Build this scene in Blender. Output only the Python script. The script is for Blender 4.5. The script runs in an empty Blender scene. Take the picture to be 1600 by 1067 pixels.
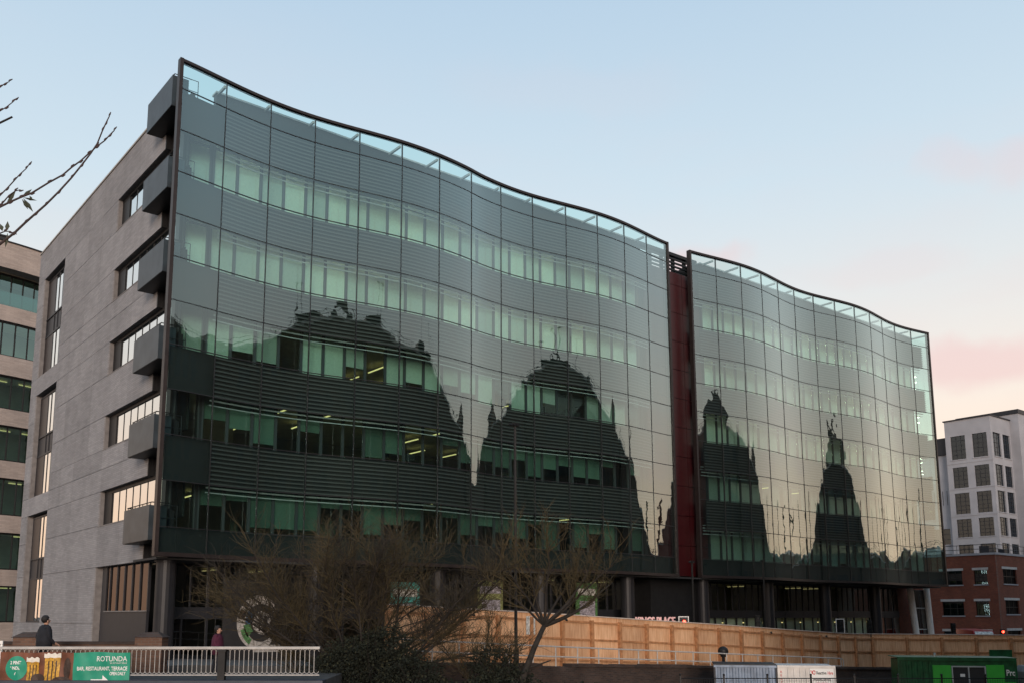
import bpy, bmesh, math, random
from mathutils import Vector, Matrix

random.seed(7)
R = math.radians
scene = bpy.context.scene
COL = scene.collection

# ------------------------------------------------------------------ camera
# world: +X runs along the glass front, +Y goes back into the block, Z up
CAM = Vector((-13.26, -39.006, 1.75))
RIGHT = Vector((0.787, -0.617, 0.0)).normalized()
FWD = Vector((0.617, 0.787, 0.0)).normalized()
PITCH = R(8.9)
FPX = 1468.0
cd = bpy.data.cameras.new('camera')
cam = bpy.data.objects.new('camera', cd)
COL.objects.link(cam)
cd.sensor_width = 36.0
cd.lens = FPX / 1600.0 * 36.0
cd.shift_x = (800.0 - 752.0) / 1600.0
cd.shift_y = (732.0 - 533.5) / 1600.0
cd.clip_start = 0.1
cd.clip_end = 6000.0
cam.location = CAM
look = FWD * math.cos(PITCH) + Vector((0, 0, math.sin(PITCH)))
cam.rotation_euler = look.to_track_quat('-Z', 'Y').to_euler()
scene.camera = cam

# ------------------------------------------------------------------ sky, sun, exposure
SUN_DIR = Vector((-0.56, -0.83, 0.0)).normalized()      # low in the south west, behind the viewer
SUN_EL = R(3.2)
world = bpy.data.worlds.new('World')
scene.world = world
world.use_nodes = True
nt = world.node_tree
nt.nodes.clear()
N = nt.nodes.new
L = nt.links.new
out = N('ShaderNodeOutputWorld')
bg = N('ShaderNodeBackground')
sky = N('ShaderNodeTexSky')
sky.sky_type = 'NISHITA'
sky.sun_disc = False
sky.sun_elevation = SUN_EL
sky.sun_rotation = math.atan2(SUN_DIR.x, SUN_DIR.y)
sky.altitude = 40
sky.air_density = 1.0
sky.dust_density = 1.6
sky.ozone_density = 1.6
tc = N('ShaderNodeTexCoord')
sep = N('ShaderNodeSeparateXYZ')
L(tc.outputs['Generated'], sep.inputs[0])
# thin even veil of high haze that pales the whole dome
ramp = N('ShaderNodeValToRGB')
e = ramp.color_ramp.elements
e[0].position = 0.0; e[0].color = (1.32, 0.86, 0.58, 1)
e[1].position = 1.0; e[1].color = (0.36, 0.54, 0.76, 1)
for pos, c in ((0.10, (1.28, 0.90, 0.66, 1)), (0.23, (1.02, 0.92, 0.83, 1)), (0.42, (0.70, 0.83, 0.92, 1)), (0.60, (0.52, 0.69, 0.86, 1))):
    k = e.new(pos); k.color = c
L(sep.outputs[2], ramp.inputs[0])
veil = N('ShaderNodeMixRGB'); veil.blend_type = 'MIX'; veil.inputs[0].default_value = 0.88
scl = N('ShaderNodeMixRGB'); scl.blend_type = 'MULTIPLY'; scl.inputs[0].default_value = 1.0
scl.inputs[2].default_value = (0.30, 0.30, 0.30, 1)
L(sky.outputs[0], scl.inputs[1])
L(scl.outputs[0], veil.inputs[1]); L(ramp.outputs[0], veil.inputs[2])
# broken pink cloud banks low in the sky
mp = N('ShaderNodeMapping'); mp.inputs['Scale'].default_value = (1.5, 1.5, 5.0)
mp.inputs['Location'].default_value = (3.1, 0.4, 0.35)
L(tc.outputs['Generated'], mp.inputs[0])
cn = N('ShaderNodeTexNoise'); cn.inputs['Scale'].default_value = 2.6; cn.inputs['Detail'].default_value = 9.0
cn.inputs['Roughness'].default_value = 0.52
L(mp.outputs[0], cn.inputs[0])
cr = N('ShaderNodeValToRGB'); cr.color_ramp.elements[0].position = 0.50; cr.color_ramp.elements[1].position = 0.72
L(cn.outputs[0], cr.inputs[0])
er = N('ShaderNodeValToRGB')
ee = er.color_ramp.elements
ee[0].position = 0.0; ee[0].color = (0.22, 0.22, 0.22, 1)
ee[1].position = 0.62; ee[1].color = (0, 0, 0, 1)
k = ee.new(0.28); k.color = (0.14, 0.14, 0.14, 1)
L(sep.outputs[2], er.inputs[0])
cm = N('ShaderNodeMath'); cm.operation = 'MULTIPLY'
L(cr.outputs[0], cm.inputs[0]); L(er.outputs[0], cm.inputs[1])
def bank_mask(d, sx, sz, peak):
    """soft-edged cloud bank around a direction of the sky"""
    sb_ = N('ShaderNodeVectorMath'); sb_.operation = 'SUBTRACT'; sb_.inputs[1].default_value = d
    L(tc.outputs['Generated'], sb_.inputs[0])
    nz = N('ShaderNodeTexNoise'); nz.inputs['Scale'].default_value = 7.0; nz.inputs['Detail'].default_value = 6.0
    L(tc.outputs['Generated'], nz.inputs[0])
    ns = N('ShaderNodeVectorMath'); ns.operation = 'MULTIPLY_ADD'; ns.inputs[1].default_value = (0.20, 0.20, 0.09); ns.inputs[2].default_value = (-0.10, -0.10, -0.045)
    L(nz.outputs['Color'], ns.inputs[0])
    ad = N('ShaderNodeVectorMath'); ad.operation = 'ADD'; L(sb_.outputs[0], ad.inputs[0]); L(ns.outputs[0], ad.inputs[1])
    ml = N('ShaderNodeVectorMath'); ml.operation = 'MULTIPLY'; ml.inputs[1].default_value = (sx, sx, sz); L(ad.outputs[0], ml.inputs[0])
    ln = N('ShaderNodeVectorMath'); ln.operation = 'LENGTH'; L(ml.outputs[0], ln.inputs[0])
    mr_ = N('ShaderNodeMapRange'); mr_.interpolation_type = 'SMOOTHSTEP'
    mr_.inputs['From Min'].default_value = 0.30; mr_.inputs['From Max'].default_value = 0.92
    mr_.inputs['To Min'].default_value = peak; mr_.inputs['To Max'].default_value = 0.0
    L(ln.outputs['Value'], mr_.inputs[0]); return mr_.outputs[0]
def sky_dir(x, y):
    r_ = x - 752.0; u_ = 732.0 - y
    v_ = RIGHT * r_ + FWD * (FPX * math.cos(PITCH) - u_ * math.sin(PITCH)) + Vector((0, 0, u_ * math.cos(PITCH) + FPX * math.sin(PITCH)))
    return tuple(v_.normalized())
acc = cm.outputs[0]
for (x_, y_, sx_, sz_, pk) in ((1530, 560, 8.0, 28.0, 0.58), (1110, 396, 11.0, 32.0, 0.6), (1530, 242, 10.0, 30.0, 0.30), (1400, 410, 9.0, 40.0, 0.14), (900, 130, 6.0, 30.0, 0.06)):
    mx_ = N('ShaderNodeMath'); mx_.operation = 'MAXIMUM'
    L(acc, mx_.inputs[0]); L(bank_mask(sky_dir(x_, y_), sx_, sz_, pk), mx_.inputs[1]); acc = mx_.outputs[0]
clouds = N('ShaderNodeMixRGB'); clouds.blend_type = 'MIX'
clouds.inputs[2].default_value = (0.90, 0.61, 0.60, 1)
L(acc, clouds.inputs[0]); L(veil.outputs[0], clouds.inputs[1])
L(clouds.outputs[0], bg.inputs[0])
bg.inputs[1].default_value = 1.0
L(bg.outputs[0], out.inputs[0])

sd = bpy.data.lights.new('sun', 'SUN')
sd.energy = 2.2
sd.angle = R(20)
sd.color = (1.0, 0.85, 0.74)
sun = bpy.data.objects.new('sun', sd)
COL.objects.link(sun)
sv = SUN_DIR * math.cos(R(9)) + Vector((0, 0, math.sin(R(9))))
sun.rotation_euler = sv.to_track_quat('Z', 'Y').to_euler()

vs = scene.view_settings
vs.view_transform = 'Standard'
vs.look = 'None'
vs.exposure = 0.0
vs.gamma = 1.0
vs.use_curve_mapping = False
scene.cycles.max_bounces = 10
scene.cycles.transparent_max_bounces = 24
scene.cycles.caustics_reflective = False
scene.cycles.caustics_refractive = False
scene.cycles.sample_clamp_indirect = 4.0

# ------------------------------------------------------------------ materials
MATS = {}
def mat(name, color, rough=0.7, metal=0.0, var=0.12, scale=3.0, bump=0.0, bscale=40.0, spec=0.4, emit=None, estr=0.0):
    if name in MATS: return MATS[name]
    m = bpy.data.materials.new(name); m.use_nodes = True
    t = m.node_tree; b = t.nodes['Principled BSDF']
    b.inputs['Roughness'].default_value = rough
    b.inputs['Metallic'].default_value = metal
    b.inputs['Specular IOR Level'].default_value = spec
    b.inputs['Base Color'].default_value = (*color, 1)
    co = t.nodes.new('ShaderNodeTexCoord')
    if var > 0:
        n = t.nodes.new('ShaderNodeTexNoise'); n.inputs['Scale'].default_value = scale; n.inputs['Detail'].default_value = 5
        t.links.new(co.outputs['Object'], n.inputs['Vector'])
        r = t.nodes.new('ShaderNodeValToRGB')
        r.color_ramp.elements[0].position = 0.3; r.color_ramp.elements[1].position = 0.7
        r.color_ramp.elements[0].color = (*[c * (1 - var) for c in color], 1)
        r.color_ramp.elements[1].color = (*[min(1, c * (1 + var)) for c in color], 1)
        t.links.new(n.outputs[0], r.inputs[0]); t.links.new(r.outputs[0], b.inputs['Base Color'])
    if bump > 0:
        n2 = t.nodes.new('ShaderNodeTexNoise'); n2.inputs['Scale'].default_value = bscale; n2.inputs['Detail'].default_value = 4
        t.links.new(co.outputs['Object'], n2.inputs['Vector'])
        bp = t.nodes.new('ShaderNodeBump'); bp.inputs['Strength'].default_value = bump; bp.inputs['Distance'].default_value = 0.02
        t.links.new(n2.outputs[0], bp.inputs['Height']); t.links.new(bp.outputs[0], b.inputs['Normal'])
    if emit:
        b.inputs['Emission Color'].default_value = (*emit, 1)
        b.inputs['Emission Strength'].default_value = estr
    MATS[name] = m
    return m

def brick_mat(name, c1, c2, mortar, bw=0.225, bh=0.075, axis='x', msize=0.008, bump=0.5, rough=0.85, stain=0.25):
    m = bpy.data.materials.new(name); m.use_nodes = True
    t = m.node_tree; b = t.nodes['Principled BSDF']
    b.inputs['Roughness'].default_value = rough
    b.inputs['Specular IOR Level'].default_value = 0.25
    co = t.nodes.new('ShaderNodeTexCoord')
    s = t.nodes.new('ShaderNodeSeparateXYZ'); t.links.new(co.outputs['Object'], s.inputs[0])
    c = t.nodes.new('ShaderNodeCombineXYZ')
    t.links.new(s.outputs[0 if axis == 'x' else 1], c.inputs[0]); t.links.new(s.outputs[2], c.inputs[1])
    br = t.nodes.new('ShaderNodeTexBrick')
    br.inputs['Scale'].default_value = 1.0
    br.inputs['Brick Width'].default_value = bw; br.inputs['Row Height'].default_value = bh
    br.inputs['Mortar Size'].default_value = msize
    br.inputs['Color1'].default_value = (*c1, 1); br.inputs['Color2'].default_value = (*c2, 1)
    br.inputs['Mortar'].default_value = (*mortar, 1); br.inputs['Bias'].default_value = 0.0
    t.links.new(c.outputs[0], br.inputs['Vector'])
    n = t.nodes.new('ShaderNodeTexNoise'); n.inputs['Scale'].default_value = 0.8; n.inputs['Detail'].default_value = 8
    t.links.new(co.outputs['Object'], n.inputs['Vector'])
    r = t.nodes.new('ShaderNodeValToRGB')
    r.color_ramp.elements[0].position = 0.3; r.color_ramp.elements[1].position = 0.7
    r.color_ramp.elements[0].color = (1 - stain,) * 3 + (1,); r.color_ramp.elements[1].color = (1, 1, 1, 1)
    t.links.new(n.outputs[0], r.inputs[0])
    mx = t.nodes.new('ShaderNodeMixRGB'); mx.blend_type = 'MULTIPLY'; mx.inputs[0].default_value = 1
    t.links.new(br.outputs['Color'], mx.inputs[1]); t.links.new(r.outputs[0], mx.inputs[2])
    t.links.new(mx.outputs[0], b.inputs['Base Color'])
    bp = t.nodes.new('ShaderNodeBump'); bp.inputs['Strength'].default_value = bump; bp.inputs['Distance'].default_value = 0.01
    n3 = t.nodes.new('ShaderNodeTexNoise'); n3.inputs['Scale'].default_value = 30
    t.links.new(co.outputs['Object'], n3.inputs['Vector'])
    ad = t.nodes.new('ShaderNodeMath'); ad.operation = 'SUBTRACT'
    t.links.new(n3.outputs[0], ad.inputs[0]); t.links.new(br.outputs['Fac'], ad.inputs[1])
    t.links.new(ad.outputs[0], bp.inputs['Height']); t.links.new(bp.outputs[0], b.inputs['Normal'])
    MATS[name] = m
    return m

def glass_mat(name, tint, base, power=4.0, bump=0.0, bscale=0.6, refl=(0.95, 0.97, 0.97), rough=0.0):
    m = bpy.data.materials.new(name); m.use_nodes = True
    t = m.node_tree; t.nodes.clear()
    o = t.nodes.new('ShaderNodeOutputMaterial')
    mix = t.nodes.new('ShaderNodeMixShader')
    tr = t.nodes.new('ShaderNodeBsdfTransparent'); tr.inputs[0].default_value = (*tint, 1)
    gl = t.nodes.new('ShaderNodeBsdfGlossy'); gl.inputs['Roughness'].default_value = rough; gl.inputs[0].default_value = (*refl, 1)
    lw = t.nodes.new('ShaderNodeLayerWeight'); lw.inputs[0].default_value = 0.5
    pw = t.nodes.new('ShaderNodeMath'); pw.operation = 'POWER'; pw.inputs[1].default_value = power
    ma = t.nodes.new('ShaderNodeMath'); ma.operation = 'MULTIPLY_ADD'
    ma.inputs[1].default_value = 1 - base; ma.inputs[2].default_value = base
    t.links.new(lw.outputs['Facing'], pw.inputs[0]); t.links.new(pw.outputs[0], ma.inputs[0])
    t.links.new(ma.outputs[0], mix.inputs[0]); t.links.new(tr.outputs[0], mix.inputs[1]); t.links.new(gl.outputs[0], mix.inputs[2])
    t.links.new(mix.outputs[0], o.inputs[0])
    if bump > 0:
        co = t.nodes.new('ShaderNodeTexCoord')
        n2 = t.nodes.new('ShaderNodeTexNoise'); n2.inputs['Scale'].default_value = bscale; n2.inputs['Detail'].default_value = 2
        t.links.new(co.outputs['Object'], n2.inputs['Vector'])
        bp = t.nodes.new('ShaderNodeBump'); bp.inputs['Strength'].default_value = 1.0; bp.inputs['Distance'].default_value = bump
        t.links.new(n2.outputs[0], bp.inputs['Height']); t.links.new(bp.outputs[0], gl.inputs['Normal'])
    MATS[name] = m
    return m

glass_mat('front_glass', (0.74, 0.95, 0.92), 0.135, 1.8, bump=0.009, bscale=0.6, refl=(0.82, 0.96, 0.96))
glass_mat('inner_glass', (0.84, 0.96, 0.88), 0.06, 4.0)
glass_mat('side_glass', (0.25, 0.28, 0.28), 0.62, 2.0, bump=0.004, bscale=0.8)
glass_mat('dark_glass', (0.18, 0.22, 0.22), 0.12, 4.0, bump=0.003, bscale=1.0)
glass_mat('far_glass', (0.15, 0.18, 0.18), 0.10, 4.0, refl=(0.5, 0.6, 0.7))
glass_mat('ground_glass', (0.18, 0.2, 0.2), 0.15, 3.0, bump=0.004, bscale=1.0, refl=(0.30, 0.26, 0.25))  # reflection colour darkened in place of trees mirrored in the panes
glass_mat('green_glass', (0.36, 0.55, 0.52), 0.30, 3.0, bump=0.004, bscale=0.7, refl=(0.42, 0.62, 0.62))
mat('frame_brown', (0.030, 0.022, 0.021), 0.45, 0.3, var=0.2)
mat('mullion_dark', (0.035, 0.037, 0.040), 0.4, 0.5, var=0.1)
mat('bracket_grey', (0.42, 0.45, 0.45), 0.5, 0.2)
mat('louvre_grey', (0.088, 0.078, 0.076), 0.5, 0.2, var=0.1)
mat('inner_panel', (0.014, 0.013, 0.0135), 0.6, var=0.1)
mat('slab', (0.30, 0.29, 0.27), 0.8)
mat('ceiling', (0.62, 0.58, 0.46), 0.8)
mat('partition', (0.30, 0.28, 0.25), 0.8, var=0.35, scale=0.4)
mat('blind', (0.80, 0.82, 0.78), 0.8, var=0.06, scale=8)
def vary(name, lo, hi):
    m = MATS[name]; t = m.node_tree; b = t.nodes['Principled BSDF']
    oi = t.nodes.new('ShaderNodeObjectInfo'); mr_ = t.nodes.new('ShaderNodeMapRange')
    mr_.inputs['To Min'].default_value = lo; mr_.inputs['To Max'].default_value = hi
    t.links.new(oi.outputs['Random'], mr_.inputs[0])
    mx = t.nodes.new('ShaderNodeMixRGB'); mx.blend_type = 'MULTIPLY'; mx.inputs[0].default_value = 1
    src = b.inputs['Base Color'].links[0].from_socket
    t.links.new(src, mx.inputs[1]); t.links.new(mr_.outputs[0], mx.inputs[2]); t.links.new(mx.outputs[0], b.inputs['Base Color'])
vary('blind', 0.62, 1.0)
mat('blind_shaded', (0.22, 0.30, 0.26), 0.8, var=0.06, scale=8)  # dimness of the mirrored zone put into a darker copy of the blind colour
vary('blind_shaded', 0.5, 1.0)
for q in ('blind', 'blind_shaded'):      # woven roller fabric lets some light through
    t = MATS[q].node_tree; b = t.nodes['Principled BSDF']
    tl = t.nodes.new('ShaderNodeBsdfTranslucent'); mxs = t.nodes.new('ShaderNodeMixShader'); mxs.inputs[0].default_value = 0.42
    t.links.new(b.inputs['Base Color'].links[0].from_socket, tl.inputs[0])
    t.links.new(b.outputs[0], mxs.inputs[1]); t.links.new(tl.outputs[0], mxs.inputs[2])
    t.links.new(mxs.outputs[0], t.nodes['Material Output'].inputs[0])
mat('office_light_bright', (0.9, 0.85, 0.7), 0.5, emit=(1.0, 0.90, 0.66), estr=22.0)  # ceiling strips strengthened so the lowered blinds glow from behind
mat('office_light', (0.9, 0.8, 0.5), 0.5, emit=(1.0, 0.74, 0.30), estr=1.1)
mat('maroon', (0.042, 0.0035, 0.005), 0.35, 0.0, var=0.15)
mat('balcony_metal', (0.046, 0.057, 0.068), 0.45, 0.35, var=0.25, scale=1.5)
mat('black_metal', (0.015, 0.015, 0.016), 0.5, 0.4, var=0.2)
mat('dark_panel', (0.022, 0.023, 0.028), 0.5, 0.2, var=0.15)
mat('column', (0.013, 0.013, 0.016), 0.5, 0.1, var=0.15)
mat('soffit', (0.025, 0.025, 0.026), 0.7)
mat('concrete', (0.32, 0.31, 0.30), 0.85, var=0.2, bump=0.2)
mat('reveal', (0.20, 0.185, 0.18), 0.85, var=0.2)
mat('coping', (0.36, 0.33, 0.30), 0.8, var=0.15)
brick_mat('stone_side', (0.345, 0.335, 0.342), (0.285, 0.277, 0.285), (0.225, 0.218, 0.224), bw=0.60, bh=0.095, axis='y', msize=0.007, bump=0.5, stain=0.20)
brick_mat('stone_round', (0.47, 0.39, 0.345), (0.39, 0.325, 0.29), (0.29, 0.25, 0.23), bw=0.62, bh=0.11, axis='x', msize=0.006, bump=0.5, stain=0.2)
brick_mat('red_brick', (0.26, 0.072, 0.040), (0.17, 0.050, 0.032), (0.17, 0.12, 0.10), axis='y')
brick_mat('red_brick_x', (0.26, 0.072, 0.040), (0.17, 0.050, 0.032), (0.17, 0.12, 0.10), axis='x')
brick_mat('dark_brick', (0.085, 0.055, 0.045), (0.05, 0.036, 0.032), (0.075, 0.065, 0.06), axis='x', stain=0.5)
brick_mat('wall_brick', (0.20, 0.11, 0.075), (0.13, 0.07, 0.05), (0.15, 0.12, 0.10), axis='x', stain=0.4)
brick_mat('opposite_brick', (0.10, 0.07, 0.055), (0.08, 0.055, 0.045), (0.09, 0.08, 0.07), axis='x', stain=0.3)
mat('white_render', (0.325, 0.325, 0.35), 0.8, var=0.1, scale=0.5, bump=0.15)
mat('white_paint', (0.78, 0.76, 0.73), 0.5, var=0.06)
mat('lintel_stone', (0.46, 0.45, 0.45), 0.7, var=0.15)
mat('rail_white', (0.43, 0.41, 0.39), 0.5, var=0.15, scale=6)
mat('poster_white', (0.55, 0.55, 0.52), 0.6, var=0.5, scale=7)
mat('asphalt', (0.05, 0.05, 0.052), 0.9, var=0.2, bump=0.3)
mat('paving', (0.09, 0.088, 0.085), 0.9, var=0.2, bump=0.2)
mat('earth', (0.075, 0.062, 0.05), 0.95, var=0.4, scale=0.8, bump=0.5, bscale=6)

def wood_mat():
    m = bpy.data.materials.new('hoarding_wood'); m.use_nodes = True
    t = m.node_tree; b = t.nodes['Principled BSDF']; b.inputs['Roughness'].default_value = 0.75
    co = t.nodes.new('ShaderNodeTexCoord')
    mpn = t.nodes.new('ShaderNodeMapping'); mpn.inputs['Scale'].default_value = (14, 14, 1.2)
    t.links.new(co.outputs['Object'], mpn.inputs[0])
    n = t.nodes.new('ShaderNodeTexNoise'); n.inputs['Scale'].default_value = 1.0; n.inputs['Detail'].default_value = 6
    t.links.new(mpn.outputs[0], n.inputs['Vector'])
    r = t.nodes.new('ShaderNodeValToRGB')
    r.color_ramp.elements[0].position = 0.28; r.color_ramp.elements[0].color = (0.64, 0.34, 0.17, 1)
    r.color_ramp.elements[1].position = 0.72; r.color_ramp.elements[1].color = (0.90, 0.58, 0.35, 1)
    t.links.new(n.outputs[0], r.inputs[0])
    n2 = t.nodes.new('ShaderNodeTexNoise'); n2.inputs['Scale'].default_value = 0.7; n2.inputs['Detail'].default_value = 4
    t.links.new(co.outputs['Object'], n2.inputs['Vector'])
    r2 = t.nodes.new('ShaderNodeValToRGB')
    r2.color_ramp.elements[0].position = 0.3; r2.color_ramp.elements[0].color = (0.78, 0.74, 0.72, 1)
    r2.color_ramp.elements[1].position = 0.65; r2.color_ramp.elements[1].color = (1, 1, 1, 1)
    t.links.new(n2.outputs[0], r2.inputs[0])
    mx = t.nodes.new('ShaderNodeMixRGB'); mx.blend_type = 'MULTIPLY'; mx.inputs[0].default_value = 1
    t.links.new(r.outputs[0], mx.inputs[1]); t.links.new(r2.outputs[0], mx.inputs[2])
    t.links.new(mx.outputs[0], b.inputs['Base Color'])
    MATS['hoarding_wood'] = m
wood_mat()
mat('wood_post', (0.40, 0.19, 0.085), 0.75, var=0.3, scale=5)
mat('wood_cap', (0.55, 0.46, 0.40), 0.7, var=0.15)

# ------------------------------------------------------------------ mesh helpers
class MB:
    def __init__(s): s.v = []; s.f = []
    def add(s, vs, fs):
        o = len(s.v); s.v += [tuple(q) for q in vs]; s.f += [tuple(i + o for i in q) for q in fs]; return s
    def box(s, x0, x1, y0, y1, z0, z1):
        return s.add([(x0, y0, z0), (x1, y0, z0), (x1, y1, z0), (x0, y1, z0), (x0, y0, z1), (x1, y0, z1), (x1, y1, z1), (x0, y1, z1)],
                     [(0, 3, 2, 1), (4, 5, 6, 7), (0, 1, 5, 4), (1, 2, 6, 5), (2, 3, 7, 6), (3, 0, 4, 7)])
    def hexa(s, b, t):   # bottom 4 + top 4 (ccw from above)
        return s.add(list(b) + list(t), [(0, 3, 2, 1), (4, 5, 6, 7), (0, 1, 5, 4), (1, 2, 6, 5), (2, 3, 7, 6), (3, 0, 4, 7)])
    def quad(s, a, b, c, d): return s.add([a, b, c, d], [(0, 1, 2, 3)])
    def poly(s, pts): return s.add(pts, [tuple(range(len(pts)))])
    def tube(s, pts, rad, sides=6, cap=True):
        pts = [Vector(q) for q in pts]
        if not hasattr(rad, '__len__'): rad = [rad] * len(pts)
        o = len(s.v); n = len(pts); prev = None
        for i, q in enumerate(pts):
            d = (pts[min(i + 1, n - 1)] - pts[max(i - 1, 0)])
            if d.length < 1e-9: d = Vector((0, 0, 1))
            d.normalize()
            if prev is None:
                a = d.cross(Vector((0, 0, 1)))
                if a.length < 0.05: a = d.cross(Vector((1, 0, 0)))
            else:
                a = prev - d * prev.dot(d)
                if a.length < 1e-6: a = d.cross(Vector((1, 0.3, 0)))
            a.normalize(); prev = a; b = d.cross(a)
            for k in range(sides):
                t = 2 * math.pi * k / sides
                w = q + (a * math.cos(t) + b * math.sin(t)) * rad[i]
                s.v.append((w.x, w.y, w.z))
        for i in range(n - 1):
            for k in range(sides):
                k2 = (k + 1) % sides
                s.f.append((o + i * sides + k, o + i * sides + k2, o + (i + 1) * sides + k2, o + (i + 1) * sides + k))
        if cap:
            s.f.append(tuple(o + k for k in range(sides))[::-1]); s.f.append(tuple(o + (n - 1) * sides + k for k in range(sides)))
        return s
    def cyl(s, x, y, z0, z1, r, sides=16, r1=None):
        return s.tube([(x, y, z0), (x, y, z1)], [r, r if r1 is None else r1], sides)
    def ball(s, c, r, seg=12, rings=8, sc=(1, 1, 1)):
        vs = []; fs = []
        for i in range(rings + 1):
            th = math.pi * i / rings
            for j in range(seg):
                ph = 2 * math.pi * j / seg
                vs.append((c[0] + r * sc[0] * math.sin(th) * math.cos(ph), c[1] + r * sc[1] * math.sin(th) * math.sin(ph), c[2] + r * sc[2] * math.cos(th)))
        for i in range(rings):
            for j in range(seg):
                j2 = (j + 1) % seg
                fs.append((i * seg + j, (i + 1) * seg + j, (i + 1) * seg + j2, i * seg + j2))
        return s.add(vs, fs)
    def mesh(s, name, m, off=(0, 0, 0), smooth=False):
        me = bpy.data.meshes.new(name)
        ox, oy, oz = off
        me.from_pydata([(a - ox, b - oy, c - oz) for a, b, c in s.v], [], s.f)
        ms = m if isinstance(m, (list, tuple)) else [m]
        for q in ms: me.materials.append(MATS[q])
        if smooth: me.polygons.foreach_set('use_smooth', [True] * len(me.polygons))
        me.update()
        return me
    def build(s, name, m, parent=None, smooth=False, local=False):
        off = (0, 0, 0)
        if parent is not None and not local: off = parent.get('_o', (0, 0, 0))
        return link(name, s.mesh(name, m, off, smooth), parent)

def link(name, data, parent=None, loc=None, rot=None):
    o = bpy.data.objects.new(name, data)
    COL.objects.link(o)
    if parent is not None:
        o.parent = parent
        if '_o' in parent: o['_o'] = parent['_o']
    if loc is not None: o.location = loc
    if rot is not None: o.rotation_euler = rot
    return o

def tag(o, label, cat=None, group=None, kind=None):
    if label: o['label'] = label
    if cat: o['category'] = cat
    if group: o['group'] = group
    if kind: o['kind'] = kind
    return o

def thing(name, label, cat, loc, rz=0.0, group=None):
    o = bpy.data.objects.new(name, None)
    o.empty_display_size = 0.3
    COL.objects.link(o)
    o.location = loc; o.rotation_euler = (0, 0, rz)
    o['_o'] = tuple(loc)
    return tag(o, label, cat, group)

def struct(name, mb, m, smooth=False):
    o = mb.build(name, m, smooth=smooth); o['kind'] = 'structure'; return o

def c2w(cx, cy, z=None):
    """camera-levelled right / forward metres to world"""
    p = CAM + RIGHT * cx + FWD * cy
    return (p.x, p.y) if z is None else (p.x, p.y, z)

TEXTS = {}
def text_part(txt, size, m, parent, x, y, z, name='lettering', depth=0.006, align='LEFT', squash=1.0, bold=0.0, face='-y'):
    """raised letters that stand upright facing -Y (or -X)"""
    cu = bpy.data.curves.new('txt', 'FONT')
    cu.body = txt; cu.size = size; cu.align_x = align; cu.extrude = depth; cu.offset = bold
    cu.resolution_u = 3
    tmp = bpy.data.objects.new('txt', cu)
    COL.objects.link(tmp)
    dg = bpy.context.evaluated_depsgraph_get()
    me = bpy.data.meshes.new_from_object(tmp.evaluated_get(dg))
    bpy.data.objects.remove(tmp); bpy.data.curves.remove(cu)
    for v in me.vertices:
        a, b, c = v.co
        v.co = (a * squash, -c, b) if face == '-y' else (-c, -a * squash, b)
    me.materials.clear(); me.materials.append(MATS[m])
    me.name = name
    off = parent.get('_o', (0, 0, 0)) if parent and not parent.get('_rot') else (0, 0, 0)
    o = link(name, me, parent, loc=(x - off[0], y - off[1], z - off[2]))
    return o

# ------------------------------------------------------------------ ground, street
g = MB(); g.quad((-2500, -2500, -3.15), (2500, -2500, -3.15), (2500, 2500, -3.15), (-2500, 2500, -3.15))
struct('ground', g, 'earth')
def street_z(x): return -0.02 - max(0.0, x) * 0.040 if x < 45 else -1.82
pv = MB()
xs = [-60, -20, 0, 15, 30, 45, 70, 130]
for a, b in zip(xs, xs[1:]):
    pv.hexa([(a, -4.7, -3.1), (b, -4.7, -3.1), (b, 60, -3.1), (a, 60, -3.1)],
            [(a, -4.7, street_z(a)), (b, -4.7, street_z(b)), (b, 60, street_z(b)), (a, 60, street_z(a))])
struct('pavement', pv, 'paving')
fp = MB(); fp.box(CAM.x - 9, CAM.x + 5, CAM.y - 8, CAM.y + 5, -3.1, 0.0)
struct('footway', fp, 'paving')
tp = MB()
def path_z(x): return -0.05 - 0.045 * max(0, x) * 0.7
for a, b in zip(xs[2:], xs[3:]):
    if a >= 70: break
    tp.hexa([(a, -9.4, -3.1), (b, -9.4, -3.1), (b, -4.7, -3.1), (a, -4.7, -3.1)],
            [(a, -9.4, path_z(a) - 0.35), (b, -9.4, path_z(b) - 0.35), (b, -4.7, path_z(b) - 0.3), (a, -4.7, path_z(a) - 0.3)])
struct('path', tp, 'earth')

# ------------------------------------------------------------------ the glass office block
BK = thing('glass_office_building', 'large office block with rippling green glass front and pale stone side wall', 'building', (0, 0, 0))
def gy(s): return -(-0.20 + 0.0085 * s + 0.322 * math.cos(2 * math.pi * (s - 13.15) / 14.1) - 0.055 * (1 + math.tanh((s - 17.0) / 0.6)) + 0.06 * math.exp(-max(s, 0.0)) + 0.12 * math.exp(-(s / 2.2) ** 2))
ROWS = [4.36] + [5.43 + 1.954 * k for k in range(11)] + [26.20]
ZB, ZT = 4.20, 26.38
EDGES1 = [33.42 * i / 14 for i in range(15)]
EDGES2 = [35.55 + 31.5 * i / 13 for i in range(14)]
IN = 1.12            # inner wall plane
def sweep(mb, s0, s1, d0, d1, z0, z1, step=0.4):
    n = max(1, int(round((s1 - s0) / step))); o = len(mb.v)
    for i in range(n + 1):
        s = s0 + (s1 - s0) * i / n; y = gy(s)
        mb.v += [(s, y + d0, z0), (s, y + d1, z0), (s, y + d1, z1), (s, y + d0, z1)]
    for i in range(n):
        a = o + 4 * i
        for k in range(4):
            k2 = (k + 1) % 4
            mb.f.append((a + k, a + 4 + k, a + 4 + k2, a + k2))
    mb.f.append((o, o + 1, o + 2, o + 3)); b = o + 4 * n
    mb.f.append((b + 3, b + 2, b + 1, b))

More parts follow.
